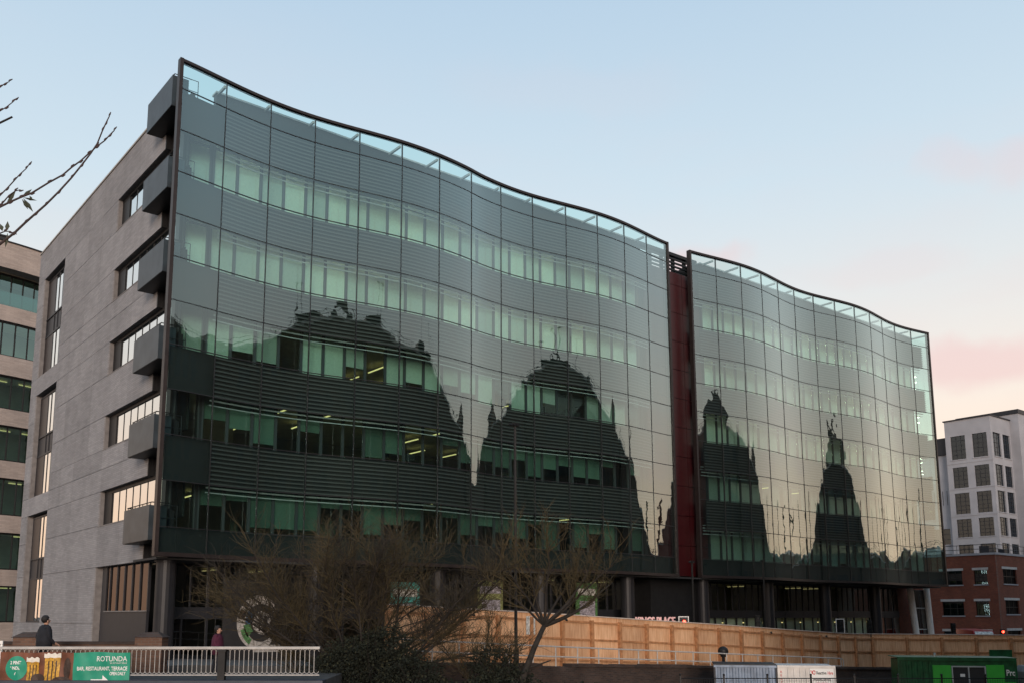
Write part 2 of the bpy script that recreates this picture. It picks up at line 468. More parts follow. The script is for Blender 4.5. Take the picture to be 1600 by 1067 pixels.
pane_list = []
prnd = random.Random(5)
for fi, ED in enumerate((EDGES1, EDGES2)):
    s0, s1 = ED[0], ED[-1]
    fr = MB()
    sweep(fr, s0, s1, -0.06, 0.22, ZT - 0.13, ZT)                 # head
    sweep(fr, s0, s1, -0.10, 0.22, ZB, ZB + 0.17)                 # foot
    for s, w in ((s0, 0.16), (s1 - 0.16, 0.16)):
        fr.box(s - 0.001, s + w, gy(s) - 0.07, gy(s) + 0.23, ZB - 0.004, ZT + 0.004)
    root = fr.build('glass_facade', 'frame_brown', BK)
    tag(root, ['dark framed wave of glass beside the balconies', 'dark framed wave of glass beyond the maroon strip'][fi])
    mu = MB()
    for s in ED[1:-1]: mu.box(s - 0.016, s + 0.016, gy(s) - 0.02, gy(s) + 0.09, ZB + 0.17, ZT - 0.2)
    for z in ROWS[1:-1]: sweep(mu, s0 + 0.16, s1 - 0.16, -0.02, 0.05, z - 0.017, z + 0.017)
    mu.build('glazing_bars', 'mullion_dark', root)
    for ci in range(len(ED) - 1):
        a = ED[ci] + (0.16 if ci == 0 else 0.024); b = ED[ci + 1] - (0.16 if ci == len(ED) - 2 else 0.024)
        for ri in range(12):
            z0 = ROWS[ri] + 0.024; z1 = ROWS[ri + 1] - 0.024
            m = MB(); n = 10; nz = 4
            t1, t2, b1, b2 = (prnd.uniform(-1, 1) for _ in range(4))
            for i in range(n + 1):
                s = a + (b - a) * i / n; f = 2 * i / n - 1
                for jz in range(nz + 1):
                    h = 2 * jz / nz - 1
                    m.v.append((s, gy(s) + 0.0030 * t1 * f + 0.0022 * t2 * h + 0.0030 * b1 * (1 - f * f) + 0.0022 * b2 * (1 - h * h), z0 + (z1 - z0) * jz / nz))
            for i in range(n):
                for jz in range(nz): q_ = i * (nz + 1) + jz; m.f.append((q_, q_ + nz + 1, q_ + nz + 2, q_ + 1))
            pane_list.append((fi, ci, ri, m, root))
n_p = 0
rest = MB(); rest_root = None
small = lambda q: (q[0] == 1 and q[2] in (0, 11) and q[1] >= 1)
for q in pane_list:
    if small(q):
        rest.add(q[3].v, q[3].f); rest_root = q[4]
    else:
        q[3].build('pane', 'front_glass', q[4], smooth=True)
rb = rest.build('edge_panes', 'front_glass', rest_root, smooth=True); rb['kind'] = 'stuff'
# glass return at the far end
mr = MB(); e1 = EDGES2[-1]
mr.quad((e1 + 0.01, gy(e1) + 0.24, ZB + 0.1), (e1 + 0.01, IN + 0.3, ZB + 0.1), (e1 + 0.01, IN + 0.3, ZT - 0.1), (e1 + 0.01, gy(e1) + 0.24, ZT - 0.1))
mr.build('end_pane', 'front_glass', BK)

# brackets between the head frame and the inner parapet
for ED, lo, hi in ((EDGES1, 1, 13), (EDGES2, 1, 13)):
    for s in ED[lo:hi + 1]:
        m = MB(); m.box(s - 0.05, s + 0.05, gy(s) + 0.22, IN + 0.1, ZT - 0.30, ZT - 0.18)
        m.build('bracket', 'bracket_grey', BK)

# inner wall
SPANS = ((2.30, 31.3), (37.7, 66.9))
ST = 3.908
WH = 2.95
WZ = [(5.40 + ST * k, 5.40 + WH + ST * k) for k in range(5)]
MODW = 1.2
wfr = MB()
wfr.box(0.0, 0.08, 0.0, 0.10, 0.0, WH); wfr.box(MODW - 0.05, MODW, 0.0, 0.10, 0.0, WH)
wfr.box(0.08, MODW - 0.05, 0.0, 0.10, WH - 0.08, WH); wfr.box(0.08, MODW - 0.05, 0.0, 0.10, 0.0, 0.07)
wfr.box(0.08, MODW - 0.05, -0.02, 0.08, WH - 0.62, WH - 0.55)
mat('inner_frame', (0.055, 0.058, 0.06), 0.5, 0.2, var=0.1)
ME_WF = wfr.mesh('inner_window', 'inner_frame')
wp = MB(); wp.quad((0.08, 0.05, 0.07), (MODW - 0.05, 0.05, 0.07), (MODW - 0.05, 0.05, WH - 0.08), (0.08, 0.05, WH - 0.08))
ME_WP = wp.mesh('inner_pane', 'inner_glass')
ME_BL = []
for d in (1.35, 1.65, 1.95, 2.2, 2.5, WH - 0.12):
    m = MB(); m.box(0.006, MODW - 0.006, 0.13, 0.135, WH - 0.05 - d, WH - 0.05); m.box(0.012, MODW - 0.012, 0.12, 0.145, WH - 0.05 - d - 0.03, WH - 0.05 - d)
    ME_BL.append((m.mesh('blind', 'blind_shaded'), m.mesh('blind', 'blind')))
for si, (sa, sb) in enumerate(SPANS):
    nmod = int((sb - sa) / MODW)
    for k, (z0, z1) in enumerate(WZ):
        for i in range(nmod):
            x = sa + i * MODW
            w = link('inner_window', ME_WF, BK, loc=(x, IN, z0))
            link('inner_pane', ME_WP, w)
            r = random.random()
            if k >= 3: pick = 5 if r < 0.92 else 4
            elif k == 2: pick = (5 if r < 0.5 else random.choice((2, 3, 4))) if r < 0.8 else None
            else: pick = random.choice((0, 1, 2, 3, 4, 1, 2)) if r < 0.62 else None
            if si == 1 and (r < 0.92 or k >= 2): pick = 5 if r < 0.8 else 4
            if pick is not None: link('blind', ME_BL[pick][1 if (k >= 2 or si == 1) else 0], w)
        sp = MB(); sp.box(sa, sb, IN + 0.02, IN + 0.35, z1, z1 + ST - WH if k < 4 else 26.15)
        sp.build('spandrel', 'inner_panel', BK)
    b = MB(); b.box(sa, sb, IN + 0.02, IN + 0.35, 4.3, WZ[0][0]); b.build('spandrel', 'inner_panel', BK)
    cp = MB(); cp.box(sa - 0.05, sb + 0.05, IN - 0.06, IN + 0.45, 26.15, 26.24); cp.build('parapet_coping', 'bracket_grey', BK)
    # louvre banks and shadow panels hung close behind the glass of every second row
    ED = (EDGES1, EDGES2)[si]
    la, lb = (ED[1] + 0.03, ED[-2] + 0.4) if si == 0 else (ED[0] + 0.9, ED[-1] - 0.9)
    for k in range(5):
        z0 = ROWS[2 + 2 * k]; z1 = ROWS[3 + 2 * k]
        lv = MB(); z = z0 + 0.05
        while z < z1 - 0.06:
            sweep(lv, la, lb, 0.10, 0.17, z, z + 0.07, 0.8); z += 0.192
        for x in ED[1:-1]:
            if la < x < lb: lv.box(x - 0.03, x + 0.03, gy(x) + 0.092, gy(x) + 0.098, z0, z1)
        lo = lv.build('louvre_bank', 'louvre_grey', BK); lo['kind'] = 'stuff'
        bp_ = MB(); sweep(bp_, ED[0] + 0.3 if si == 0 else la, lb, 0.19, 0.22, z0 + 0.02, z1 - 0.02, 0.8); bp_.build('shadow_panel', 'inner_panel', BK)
    for k in range(5):          # maintenance rails in the cavity, seen through the window rows
        zt_ = ROWS[2 + 2 * k]
        for dz, dd, hh in ((-0.10, 0.42, 0.07), (-0.30, 0.48, 0.045), (0.10, 0.50, 0.05), (0.28, 0.46, 0.04)):
            cr_ = MB(); sweep(cr_, la, lb, dd, dd + 0.05, zt_ + dz, zt_ + dz + hh, 0.8); cr_.build('cavity_rail', 'bracket_grey', BK)
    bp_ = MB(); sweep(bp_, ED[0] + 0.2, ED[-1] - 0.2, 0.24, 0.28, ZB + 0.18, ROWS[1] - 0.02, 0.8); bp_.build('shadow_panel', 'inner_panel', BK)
# open corner bays: plain walls set back, tall windows
for (xa, xb) in ((0.9, 2.30),):
    for k, (z0, z1) in enumerate(WZ):
        m = MB(); m.box(xa, xb, IN + 0.03, IN + 0.3, z1, z1 + ST - WH if k < 4 else 25.0); m.build('spandrel', 'inner_panel', BK)
        w = link('inner_window', ME_WF, BK, loc=(xa + 0.1, IN + 0.02, z0)); link('inner_pane', ME_WP, w)
        if k >= 2: link('blind', ME_BL[5][1], w)
    m = MB(); m.box(xa, xb, IN + 0.03, IN + 0.3, 4.3, WZ[0][0]); m.build('spandrel', 'inner_panel', BK)
    for a, b in ((0.85, 1.0), (2.19, 2.31)):
        m = MB(); m.box(a, b, IN + 0.005, IN + 0.5, 4.3, 25.0); m.build('corner_post', 'inner_panel', BK)  # filler added to keep strip light from showing through the gaps
# floors, ceilings, back walls, lights
for si, (sa, sb) in enumerate(SPANS):
    xa = 1.2 if si == 0 else 37.4
    xb = 31.6 if si == 0 else 66.9
    for k in range(6):
        zf = 5.40 + ST * k
        m = MB(); m.box(xa, xb, IN + 0.36, 12.0, zf - 0.35, zf - 0.02); m.build('floor_slab', 'slab', BK)
        if k < 5:
            c = MB(); c.box(xa, xb, IN + 0.36, 12.0, zf + 2.88, zf + 2.94); c.build('ceiling', 'ceiling', BK)
            wl = MB(); wl.box(xa, xb, 11.6, 11.75, zf, zf + 2.87); wl.build('partition_wall', 'partition', BK)
            for j in range(5):
                x = random.uniform(xa + 2, xb - 4); y = random.uniform(4.5, 9)
                q = MB(); q.box(x, x + random.uniform(0.12, 3.2), y, y + 0.15, zf, zf + 2.87); q.build('partition_wall', 'partition', BK)
            x = xa + 1.3
            while x < xb - 0.5:
                for y in (2.3, 5.4, 8.2):
                    bright = k >= 3 or (si == 1 and k >= 2)
                    if bright and y < 6:
                        q = MB(); q.box(x - 0.10, x + 0.10, y + 0.3, y + 2.6, zf + 2.80, zf + 2.86)
                        q.build('light_strip', 'office_light_bright', BK)
                    elif not bright and random.random() < 0.27:
                        q = MB(); q.box(x - 0.035, x + 0.035, y, y + 1.7, zf + 2.55, zf + 2.60)
                        q.build('light_strip', 'office_light', BK)
                x += 2.4
            for j in range(5):
                x = random.uniform(xa + 1, xb - 1)
                q = MB(); y = IN + 0.75; q.box(x, x + 0.62, y, y + 0.04, zf + 0.55, zf + 0.92); q.box(x + 0.28, x + 0.34, y + 0.02, y + 0.06, zf - 0.02, zf + 0.6); q.build('desk_screen', 'dark_panel', BK)
    end = MB()
    xe = 31.45 if si == 0 else 37.55
    end.box(xe - 0.15, xe + 0.15, IN + 0.05, 12, 4.3, 26.1); end.build('end_wall', 'inner_panel', BK)
    rf = MB(); rf.box(xa, xb, IN + 0.4, 26.5, 25.3, 25.6); rf.build('roof', 'concrete', BK)
    pr = MB(); pr.box(xa, xb, 12, 12.4, -1.5, 25.3); pr.build('rear_wall', 'inner_panel', BK)
ew = MB(); ew.box(66.3, 66.6, IN + 0.4, 12, 4.3, 26.1); ew.build('end_wall', 'inner_panel', BK)
# maroon core between the two waves: panels with recessed joints
core = MB(); core.box(31.65, 37.35, 1.10, 2.6, -1.8, 24.8); core_o = core.build('core_wall', 'black_metal', BK)
tag(core_o, 'maroon clad stair core between the two glass waves')
zc = [4.3] + [4.3 + 1.96 * k for k in range(1, 11)] + [24.8]
for a, b in zip(zc, zc[1:]):
    for x0, x1 in ((31.7, 33.6), (33.6, 35.5), (35.5, 37.3)):
        m = MB(); m.box(x0 + 0.015, x1 - 0.015, 0.98 + random.uniform(0, 0.01), 1.09, a + 0.015, b - 0.015); m.build('cladding_panel', 'maroon', core_o)
rk = MB()
for k in range(6): rk.box(31.7, 38.2, 1.9, 2.0, 24.9 + k * 0.27, 25.02 + k * 0.27)
for x in (32.4, 33.6, 34.8, 36.0, 37.2): rk.box(x, x + 0.08, 2.0, 2.3, 24.8, 26.5)
for i in range(60):
    x = random.uniform(32, 38); y = random.uniform(2.3, 5); a = random.uniform(0.2, 0.9)
    rk.box(x, x + random.uniform(0.04, 0.5), y, y + 0.1, 24.8 + a, 24.8 + a + random.uniform(0.05, 0.4))
rk.box(31.6, 38.3, 1.85, 2.4, 26.5, 26.72)
rk.build('plant_screen', 'black_metal', BK)

vary('stone_side', 0.90, 1.07)
# ---- stone side wall (plane X = 0.75)
WX = 0.75
HEADS = [4.16] + [8.0 + 3.93 * k for k in range(5)]
SILL = 1.76
OPEN = []
for h in HEADS[1:]: OPEN.append((0.9, 10.35, h - SILL, h))
OPEN.append((0.9, 9.95, 0.0, 4.16))
TALL = [(20.75, 25.75, 17.05, 23.62), (20.75, 25.6, 9.15, 15.70), (20.6, 25.3, 1.37, 7.88)]
OPEN += TALL
SW = MB()
ylines = [3.3, 6.9, 10.35, 13.0, 15.6, 18.2, 20.75, 25.75, 27.35]
zl = sorted(set([0.0, 1.37, 4.16, 25.92] + [h for h in HEADS[1:]] + [h - SILL for h in HEADS[1:]] + [17.05, 9.15]))
zlines = []
for z in zl:
    if not zlines or z - zlines[-1] > 0.25: zlines.append(z)
stone_bk = MB()
def inside(y0, y1, z0, z1):
    yc, zc_ = (y0 + y1) / 2, (z0 + z1) / 2
    return any(a - 0.05 < yc < b + 0.05 and c - 0.02 < zc_ < d + 0.02 for a, b, c, d in OPEN)
swroot = None
cells = []
for y0, y1 in zip(ylines, ylines[1:]):
    col = []
    for z0, z1 in zip(zlines, zlines[1:]):
        if not inside(y0, y1, z0, z1): col.append([z0, z1])
    cells.append((y0, y1, col))
for y0, y1, col in cells:
    for z0, z1 in col: stone_bk.box(WX + 0.06, WX + 0.40, y0, y1, z0, z1)
swroot = stone_bk.build('side_wall', 'reveal', BK)
tag(swroot, 'pale grey stone side wall with balconies at its corner')
for y0, y1, col in cells:
    for z0, z1 in col:
        m = MB(); j = random.uniform(0, 0.006)
        m.box(WX - j, WX + 0.058, y0 + 0.006, y1 - 0.006, z0 + 0.010, z1 - 0.010)
        m.build('stone_panel', 'stone_side', swroot)
m = MB(); m.box(WX - 0.05, WX + 0.5, 3.2, 27.45, 25.92, 26.02); m.build('wall_coping', 'coping', swroot)
m = MB(); m.box(WX + 0.4, 20, 27.0, 27.35, -1, 25.9); m.build('rear_wall', 'stone_round', BK)
# dark metal return between stone and glass
for k, h in enumerate(HEADS):
    z0 = h; z1 = (HEADS[k + 1] - SILL) if k < 5 else 25.6
    m = MB(); m.box(WX + 0.25, WX + 0.45, 0.9, 3.19, z0, z1); m.box(WX - 0.004, WX + 0.47, 3.2, 3.295, z0, z1); m.build('dark_return', 'black_metal', BK)
# strip windows
for k, h in enumerate(HEADS[1:]):
    z0, z1 = h - SILL, h
    x = WX + 0.30
    m = MB()
    m.box(x - 0.06, x + 0.06, 0.9, 10.35, z1 - 0.16, z1); m.box(x - 0.06, x + 0.06, 0.9, 10.35, z0, z0 + 0.09)
    ys = [0.95 + 1.02 * i for i in range(9)]
    for y in ys: m.box(x - 0.02, x + 0.02, y - 0.025, y + 0.025, z0 + 0.09, z1 - 0.16)
    m.box(x - 0.05, x + 0.05, 9.15, 10.35, z0 + 0.09, z1 - 0.16)
    w = m.build('strip_window', 'black_metal', BK)
    for a, b in zip(ys, ys[1:]):
        q = MB(); q.quad((x, b - 0.035, z0 + 0.09), (x, a + 0.035, z0 + 0.09), (x, a + 0.035, z1 - 0.16), (x, b - 0.035, z1 - 0.16)); q.build('pane', 'side_glass', w)
    q = MB(); q.box(WX - 0.02, WX + 0.35, 3.3, 10.4, z0 - 0.05, z0 - 0.001); q.build('sill', 'reveal', w)
# dark sheets in place of the unlit rooms behind the strip windows
for k, h in enumerate(HEADS[1:]):
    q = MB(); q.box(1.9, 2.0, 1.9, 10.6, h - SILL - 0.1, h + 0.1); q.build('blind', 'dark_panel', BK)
# tall slot windows
mat('steel_panel', (0.13, 0.15, 0.18), 0.4, 0.4, var=0.1)
for (ya, yb, z0, z1) in TALL:
    x = WX + 0.32; mid = (z0 + z1) / 2
    m = MB()
    m.box(x + 0.02, x + 0.1, ya, yb, mid - 0.62, mid + 0.62)
    ys = [ya + (yb - ya) * t for t in (0.0, 0.28, 0.46, 0.62, 1.0)]
    for y in ys: m.box(x - 0.03, x + 0.03, y - 0.04, y + 0.04, z0, z1)
    for z in (z0 + 0.05, mid - 0.62, mid + 0.62, z1 - 0.05): m.box(x - 0.05, x + 0.05, ya, yb, z - 0.05, z + 0.05)
    w = m.build('slot_window', 'dark_panel', BK)
    for i in range(4):
        for a, b in ((z0 + 0.1, mid - 0.67), (mid + 0.67, z1 - 0.1)):
            if i == 0:
                q = MB(); q.box(x - 0.03, x + 0.03, ys[0] + 0.05, ys[1] - 0.05, a, b); q.build('metal_panel', 'steel_panel', w)
            elif i == 3:
                q = MB(); q.box(x - 0.02, x + 0.03, ys[3] + 0.05, ys[4] - 0.05, a, b); q.build('metal_panel', 'frame_brown', w)
            else:
                q = MB(); q.quad((x, ys[i + 1] - 0.05, a), (x, ys[i] + 0.05, a), (x, ys[i] + 0.05, b), (x, ys[i + 1] - 0.05, b)); q.build('pane', 'side_glass', w)
    q = MB(); q.box(1.6, 1.7, ya - 0.5, yb + 0.5, z0, z1); q.build('blind', 'dark_panel', BK)  # no real blind: dark sheet stands for the unlit room
# ground floor side glazing
x = WX + 0.32
m = MB(); m.box(x - 0.06, x + 0.06, 3.2, 9.95, 0.0, 1.95)
ys = [3.2 + 1.1 * i for i in range(6)] + [9.3]
for y in ys: m.box(x - 0.06, x + 0.06, y - 0.05, y + 0.05, 1.95, 4.16)
m.box(x - 0.055, x + 0.055, 9.3, 9.95, 1.95, 4.16)
w = m.build('ground_window', 'dark_panel', BK)
for a, b in zip(ys, ys[1:]):
    q = MB(); q.quad((x, b - 0.05, 1.95), (x, a + 0.05, 1.95), (x, a + 0.05, 4.1), (x, b - 0.05, 4.1)); q.build('pane', 'ground_glass', w)
q = MB(); q.box(x - 0.12, x + 0.06, 3.2, 9.3, 1.95, 2.0); q.build('sill', 'reveal', w)
q = MB(); q.box(2.6, 2.7, 3.0, 10.5, 0, 4.2); q.build('blind', 'dark_panel', BK)  # dark sheet put in as the shade of the room inside

# balconies
for k in range(6):
    b = 4.90 + 3.915 * k
    m = MB()
    m.box(0.0, 0.05, 0.55, 3.85, b + 0.02, b + 1.50)                      # outer plate
    m.box(0.05, 0.74, 3.78, 3.85, b + 0.02, b + 1.48)
    m.box(0.05, 0.74, 0.55, 0.62, b + 0.02, b + 1.48)
    o = m.build('balcony', 'balcony_metal', BK)
    q = MB(); q.box(0.02, 1.0, 0.57, 3.83, b, b + 0.16); q.build('floor_plate', 'black_metal', o)
    q = MB()
    for y in (0.75, 1.75, 2.75, 3.70): q.tube([(0.12, y, b + 1.2), (0.12, y, b + 1.62)], 0.018, 5)
    q.tube([(0.9, 0.65, b + 1.62), (0.12, 0.65, b + 1.62), (0.12, 3.78, b + 1.62), (0.74, 3.78, b + 1.62)], 0.025, 5)
    q.build('handrail', 'black_metal', o)
    # guard rail of the glazed corner behind the first panes
    q = MB()
    zz = b + 0.35
    for x in (0.25, 1.15): q.tube([(x, 0.45, zz), (x, 0.45, zz + 1.15)], 0.02, 5)
    for h in (0.1, 0.6, 1.15): q.tube([(0.25, 0.45, zz + h), (1.15, 0.45, zz + h)], 0.018, 5)
    q.box(0.2, 2.2, 0.3, IN, zz - 0.12, zz - 0.02)
    q.build('corner_rail', 'mullion_dark', o)

# ---- ground floor under the glass
GF = 2.7
m = MB(); m.box(0.3, 67.2, 0.25, 3.2, 4.10, 4.19); m.build('soffit', 'soffit', BK)
for s in (1.0, 8.1, 15.2, 22.3, 29.4, 36.5, 43.6, 50.7, 57.8):
    m = MB(); m.cyl(s, 0.95, -2.0, 4.1, 0.42, 20); m.cyl(s, 0.95, 4.02, 4.1, 0.50, 20); m.build('column', 'column', BK, smooth=False)
s = 1.2
k = 0
while s < 64.5:
    zb = street_z(s + 2)
    w = 2.35
    fr = MB()
    fr.box(s, s + 0.10, GF, GF + 0.12, zb, 4.1)
    fr.box(s + 0.1, s + w, GF + 0.01, GF + 0.11, 1.62, 2.15)
    fr.box(s + 0.1, s + w, GF + 0.01, GF + 0.11, 4.0, 4.1)
    for d in (0.8, 1.55): fr.box(s + d, s + d + 0.06, GF + 0.01, GF + 0.11, 2.15, 4.0)
    fr.box(s + 1.2, s + 1.27, GF + 0.01, GF + 0.11, zb, 1.62)
    o = fr.build('shop_window', 'dark_panel', BK)
    for a, b in ((0.1, 0.8), (0.86, 1.55), (1.61, w)):
        q = MB(); q.quad((s + a, GF + 0.06, 2.15), (s + b, GF + 0.06, 2.15), (s + b, GF + 0.06, 4.0), (s + a, GF + 0.06, 4.0)); q.build('pane', 'dark_glass', o)
    lit = 38 < s < 62
    for a, b in ((0.1, 1.2), (1.27, w)):
        q = MB(); q.quad((s + a, GF + 0.06, zb), (s + b, GF + 0.06, zb), (s + b, GF + 0.06, 1.62), (s + a, GF + 0.06, 1.62)); q.build('pane', 'inner_glass' if lit else 'dark_glass', o)
    if lit:
        q = MB(); q.box(s + 0.15, s + w - 0.05, GF + 0.35, GF + 0.36, zb, 1.615); q.build('blind', 'blind', o)
        q = MB(); q.box(s + 0.2, s + w - 0.2, GF + 0.70, GF + 0.85, 1.25, 1.31); q.build('light_strip', 'office_light', o)  # added glowing strip, hidden behind the blind to brighten it
    s += w; k += 1
m = MB(); m.box(1.2, 66.8, 8.0, 8.2, -2, 4.1); m.build('partition_wall', 'partition', BK)
m = MB(); m.box(1.2, 64.6, GF + 0.15, 8, 4.02, 4.09); m.build('ceiling', 'ceiling', BK)
for i in range(26):
    s = 2.0 + i * 2.4
    if random.random() < 0.3:
        q = MB(); q.box(s, s + 0.14, 4.0, 5.6, 3.9, 3.95); q.build('light_strip', 'office_light', BK)
# end bay: brick return, white struts and glass door
m = MB(); m.box(64.6, 71.0, GF + 0.6, GF + 1.0, -2, 4.1); m.build('brick_return', 'red_brick_x', BK)
m = MB(); m.box(65.9, 68.4, 2.2, 2.3, -2, 4.0); o = m.build('entrance_screen', 'dark_panel', BK)
for a in (66.2, 67.2):
    q = MB(); q.quad((a, 2.18, -1.5), (a + 0.85, 2.18, -1.5), (a + 0.85, 2.18, 3.9), (a, 2.18, 3.9)); q.build('pane', 'dark_glass', o)
for z in (0.6, 2.4):
    q = MB(); q.box(65.7, 68.5, 2.1, 2.16, z, z + 0.06); q.build('rail', 'bracket_grey', o)
for a, b in ((65.35, 66.2), (68.15, 68.6)):
    q = MB(); q.tube([(a, 2.0, 4.15), (b, 2.0, -1.8)], 0.26, 14); q.build('white_strut', 'white_paint', BK)

# ------------------------------------------------------------------ neighbouring buildings
# round-fronted stone wing behind the side wall
RB = thing('rounded_office_building', 'rounded brown stone office wing with ribbon windows behind the side wall', 'building', (-3.0, 62.0, 0))
CX, CY, RR = -3.0, 62.0, 21.6
def arc(mb, r0, r1, z0, z1, a0=-87, a1=-20, n=36):
    o = len(mb.v)
    for i in range(n + 1):
        t = R(a0 + (a1 - a0) * i / n); c, s_ = math.cos(t), math.sin(t)
        mb.v += [(CX + r0 * c, CY + r0 * s_, z0), (CX + r1 * c, CY + r1 * s_, z0), (CX + r1 * c, CY + r1 * s_, z1), (CX + r0 * c, CY + r0 * s_, z1)]
    for i in range(n):
        a = o + 4 * i
        for k in range(4):
            k2 = (k + 1) % 4; mb.f.append((a + k, a + k2, a + 4 + k2, a + 4 + k))
    mb.f.append((o + 3, o + 2, o + 1, o)); b = o + 4 * n; mb.f.append((b, b + 1, b + 2, b + 3))
WB = [(1.27, 4.05), (5.3, 8.15), (9.5, 12.4), (13.75, 16.55), (17.85, 20.55), (22.1, 24.85), (26.1, 29.2)]
prev = -1.0
for i, (z0, z1) in enumerate(WB):
    m = MB(); arc(m, RR - 0.6, RR, prev, z0); m.build('stone_band', 'stone_round', RB)
    prev = z1
m = MB(); arc(m, RR - 0.6, RR, prev, 31.3); m.build('stone_band', 'stone_round', RB)
m = MB(); arc(m, RR - 0.7, RR + 0.06, 31.3, 31.42); m.build('coping', 'black_metal', RB)
for i, (z0, z1) in enumerate(WB):
    top = i == 6
    rr = RR - (1.6 if top else 0.28)
    m = MB(); n = 24
    for j in range(n + 1):
        t = R(-87 + 67 * j / n); c, s_ = math.cos(t), math.sin(t)
        m.tube([(CX + rr * c, CY + rr * s_, z0), (CX + rr * c, CY + rr * s_, z1)], 0.07, 4)
    arc(m, rr - 0.1, rr + 0.1, z1 - 0.12, z1); arc(m, rr - 0.1, rr + 0.1, z0, z0 + 0.1)
    w = m.build('ribbon_window', 'black_metal', RB)
    for j in range(n):
        t0, t1 = R(-87 + 67 * j / n), R(-87 + 67 * (j + 1) / n)
        q = MB(); q.quad((CX + rr * math.cos(t0), CY + rr * math.sin(t0), z0 + 0.1), (CX + rr * math.cos(t1), CY + rr * math.sin(t1), z0 + 0.1),
                         (CX + rr * math.cos(t1), CY + rr * math.sin(t1), z1 - 0.12), (CX + rr * math.cos(t0), CY + rr * math.sin(t0), z1 - 0.12))
        q.build('pane', 'green_glass', w)
    q = MB(); arc(q, rr - 3.2, rr - 3.0, z0 - 0.2, z1 + 0.2, n=20); q.build('inner_wall', 'partition', RB)
    q = MB(); arc(q, rr - 3.0, rr - 0.15, z1 + 0.02, z1 + 0.2, n=20); q.build('ceiling', 'ceiling', RB)
    if i in (0, 1, 2, 3, 4):
        for j in range(9):
            t = R(-85 + 6 * j + (i * 2.3) % 4); r1 = rr - 1.6
            q = MB(); q.tube([(CX + r1 * math.cos(t), CY + r1 * math.sin(t), z1 - 0.1), (CX + r1 * math.cos(t + 0.055), CY + r1 * math.sin(t + 0.055), z1 - 0.1)], 0.05, 4)
            q.build('light_strip', 'office_light', RB)
    if top:
        q = MB(); arc(q, RR - 0.12, RR - 0.08, z0, z0 + 1.15); q.build('glass_balustrade', 'green_glass', RB)
        q = MB(); arc(q, RR - 2.0, RR - 0.65, z0 - 0.2, z0 - 0.01); q.build('terrace_floor', 'concrete', RB)
t = R(-80)
m = MB(); bx_, by_ = CX + 19.6 * math.cos(t), CY + 19.6 * math.sin(t)
m.box(bx_ - 0.9, bx_ + 0.9, by_ - 0.6, by_ + 0.6, 31.0, 32.2); m.box(bx_ - 1.0, bx_ + 1.0, by_ - 0.7, by_ + 0.7, 32.2, 32.32); m.build('roof_plant', 'dark_panel', RB)
m = MB(); arc(m, 0.5, RR - 0.7, 31.0, 31.1, n=24); m.build('roof', 'concrete', RB)

# white rendered factory block with steel windows
WBK = thing('white_factory_building', 'pale rendered factory block with gridded steel windows behind the brick house', 'building', (118.17, 16.79, 0))
X0_, Y0_ = 118.17, 16.79
WROW = [(23.2, 26.5), (19.2, 22.1), (15.6, 18.5), (12.4, 14.9), (8.6, 11.4)]
def wall_with_holes(axis, pl, a0, a1, z0, z1, holes, th, mname, name, root):
    """axis 'x': plane X=pl spanning Y a0..a1 ; axis 'y': plane Y=pl spanning X a0..a1"""
    as_ = sorted(set([a0, a1] + [h[0] for h in holes] + [h[1] for h in holes]))
    zs = sorted(set([z0, z1] + [h[2] for h in holes] + [h[3] for h in holes]))
    m = MB()
    for p_, q_ in zip(as_, as_[1:]):
        run = None
        for u_, v_ in zip(zs, zs[1:]):
            hole = any(h[0] - 1e-6 < (p_ + q_) / 2 < h[1] + 1e-6 and h[2] - 1e-6 < (u_ + v_) / 2 < h[3] + 1e-6 for h in holes)
            if not hole:
                if run is None: run = [u_, v_]
                else: run[1] = v_
            if hole or v_ == zs[-1]:
                if run:
                    if axis == 'x': m.box(pl, pl + th, p_, q_, run[0], run[1])
                    else: m.box(p_, q_, pl, pl + th, run[0], run[1])
                    run = None
    return m.build(name, mname, root)
def grid_window(axis, pl, a0, a1, z0, z1, nc, nr, root, frame, glass, bar=0.05, depth=0.2):
    m = MB()
    for i in range(nc + 1):
        a = a0 + (a1 - a0) * i / nc
        a_, b_ = max(a0, a - bar / 2), min(a1, a + bar / 2)
        if axis == 'x': m.box(pl + depth - 0.03, pl + depth + 0.03, a_, b_, z0, z1)
        else: m.box(a_, b_, pl + depth - 0.03, pl + depth + 0.03, z0, z1)
    for i in range(nr + 1):
        z = z0 + (z1 - z0) * i / nr
        c_, d_ = max(z0, z - bar / 2), min(z1, z + bar / 2)
        if axis == 'x': m.box(pl + depth - 0.025, pl + depth + 0.025, a0, a1, c_, d_)
        else: m.box(a0, a1, pl + depth - 0.025, pl + depth + 0.025, c_, d_)
    w = m.build('window', frame, root)
    q = MB()
    if axis == 'x': q.quad((pl + depth, a1, z0), (pl + depth, a0, z0), (pl + depth, a0, z1), (pl + depth, a1, z1))
    else: q.quad((a0, pl + depth, z0), (a1, pl + depth, z0), (a1, pl + depth, z1), (a0, pl + depth, z1))
    q.build('pane', glass, w)
    q = MB()
    if axis == 'x': q.box(pl - 0.08, pl + depth - 0.03, a0 - 0.08, a1 + 0.08, z0 - 0.12, z0 - 0.002)
    else: q.box(a0 - 0.08, a1 + 0.08, pl - 0.08, pl + depth - 0.03, z0 - 0.12, z0 - 0.002)
    q.build('sill', 'white_render', w)
    return w
ha = [(20.25, 22.25, a, b) for a, b in WROW] + [(17.35, 19.3, a, b) for a, b in WROW]
hb = [(118.75, 121.1, a, b) for a, b in WROW] + [(121.75, 123.95, a, b) for a, b in WROW]
wall_with_holes('x', X0_, Y0_, 22.95, 0, 28.7, ha, 0.4, 'white_render', 'wall', WBK)
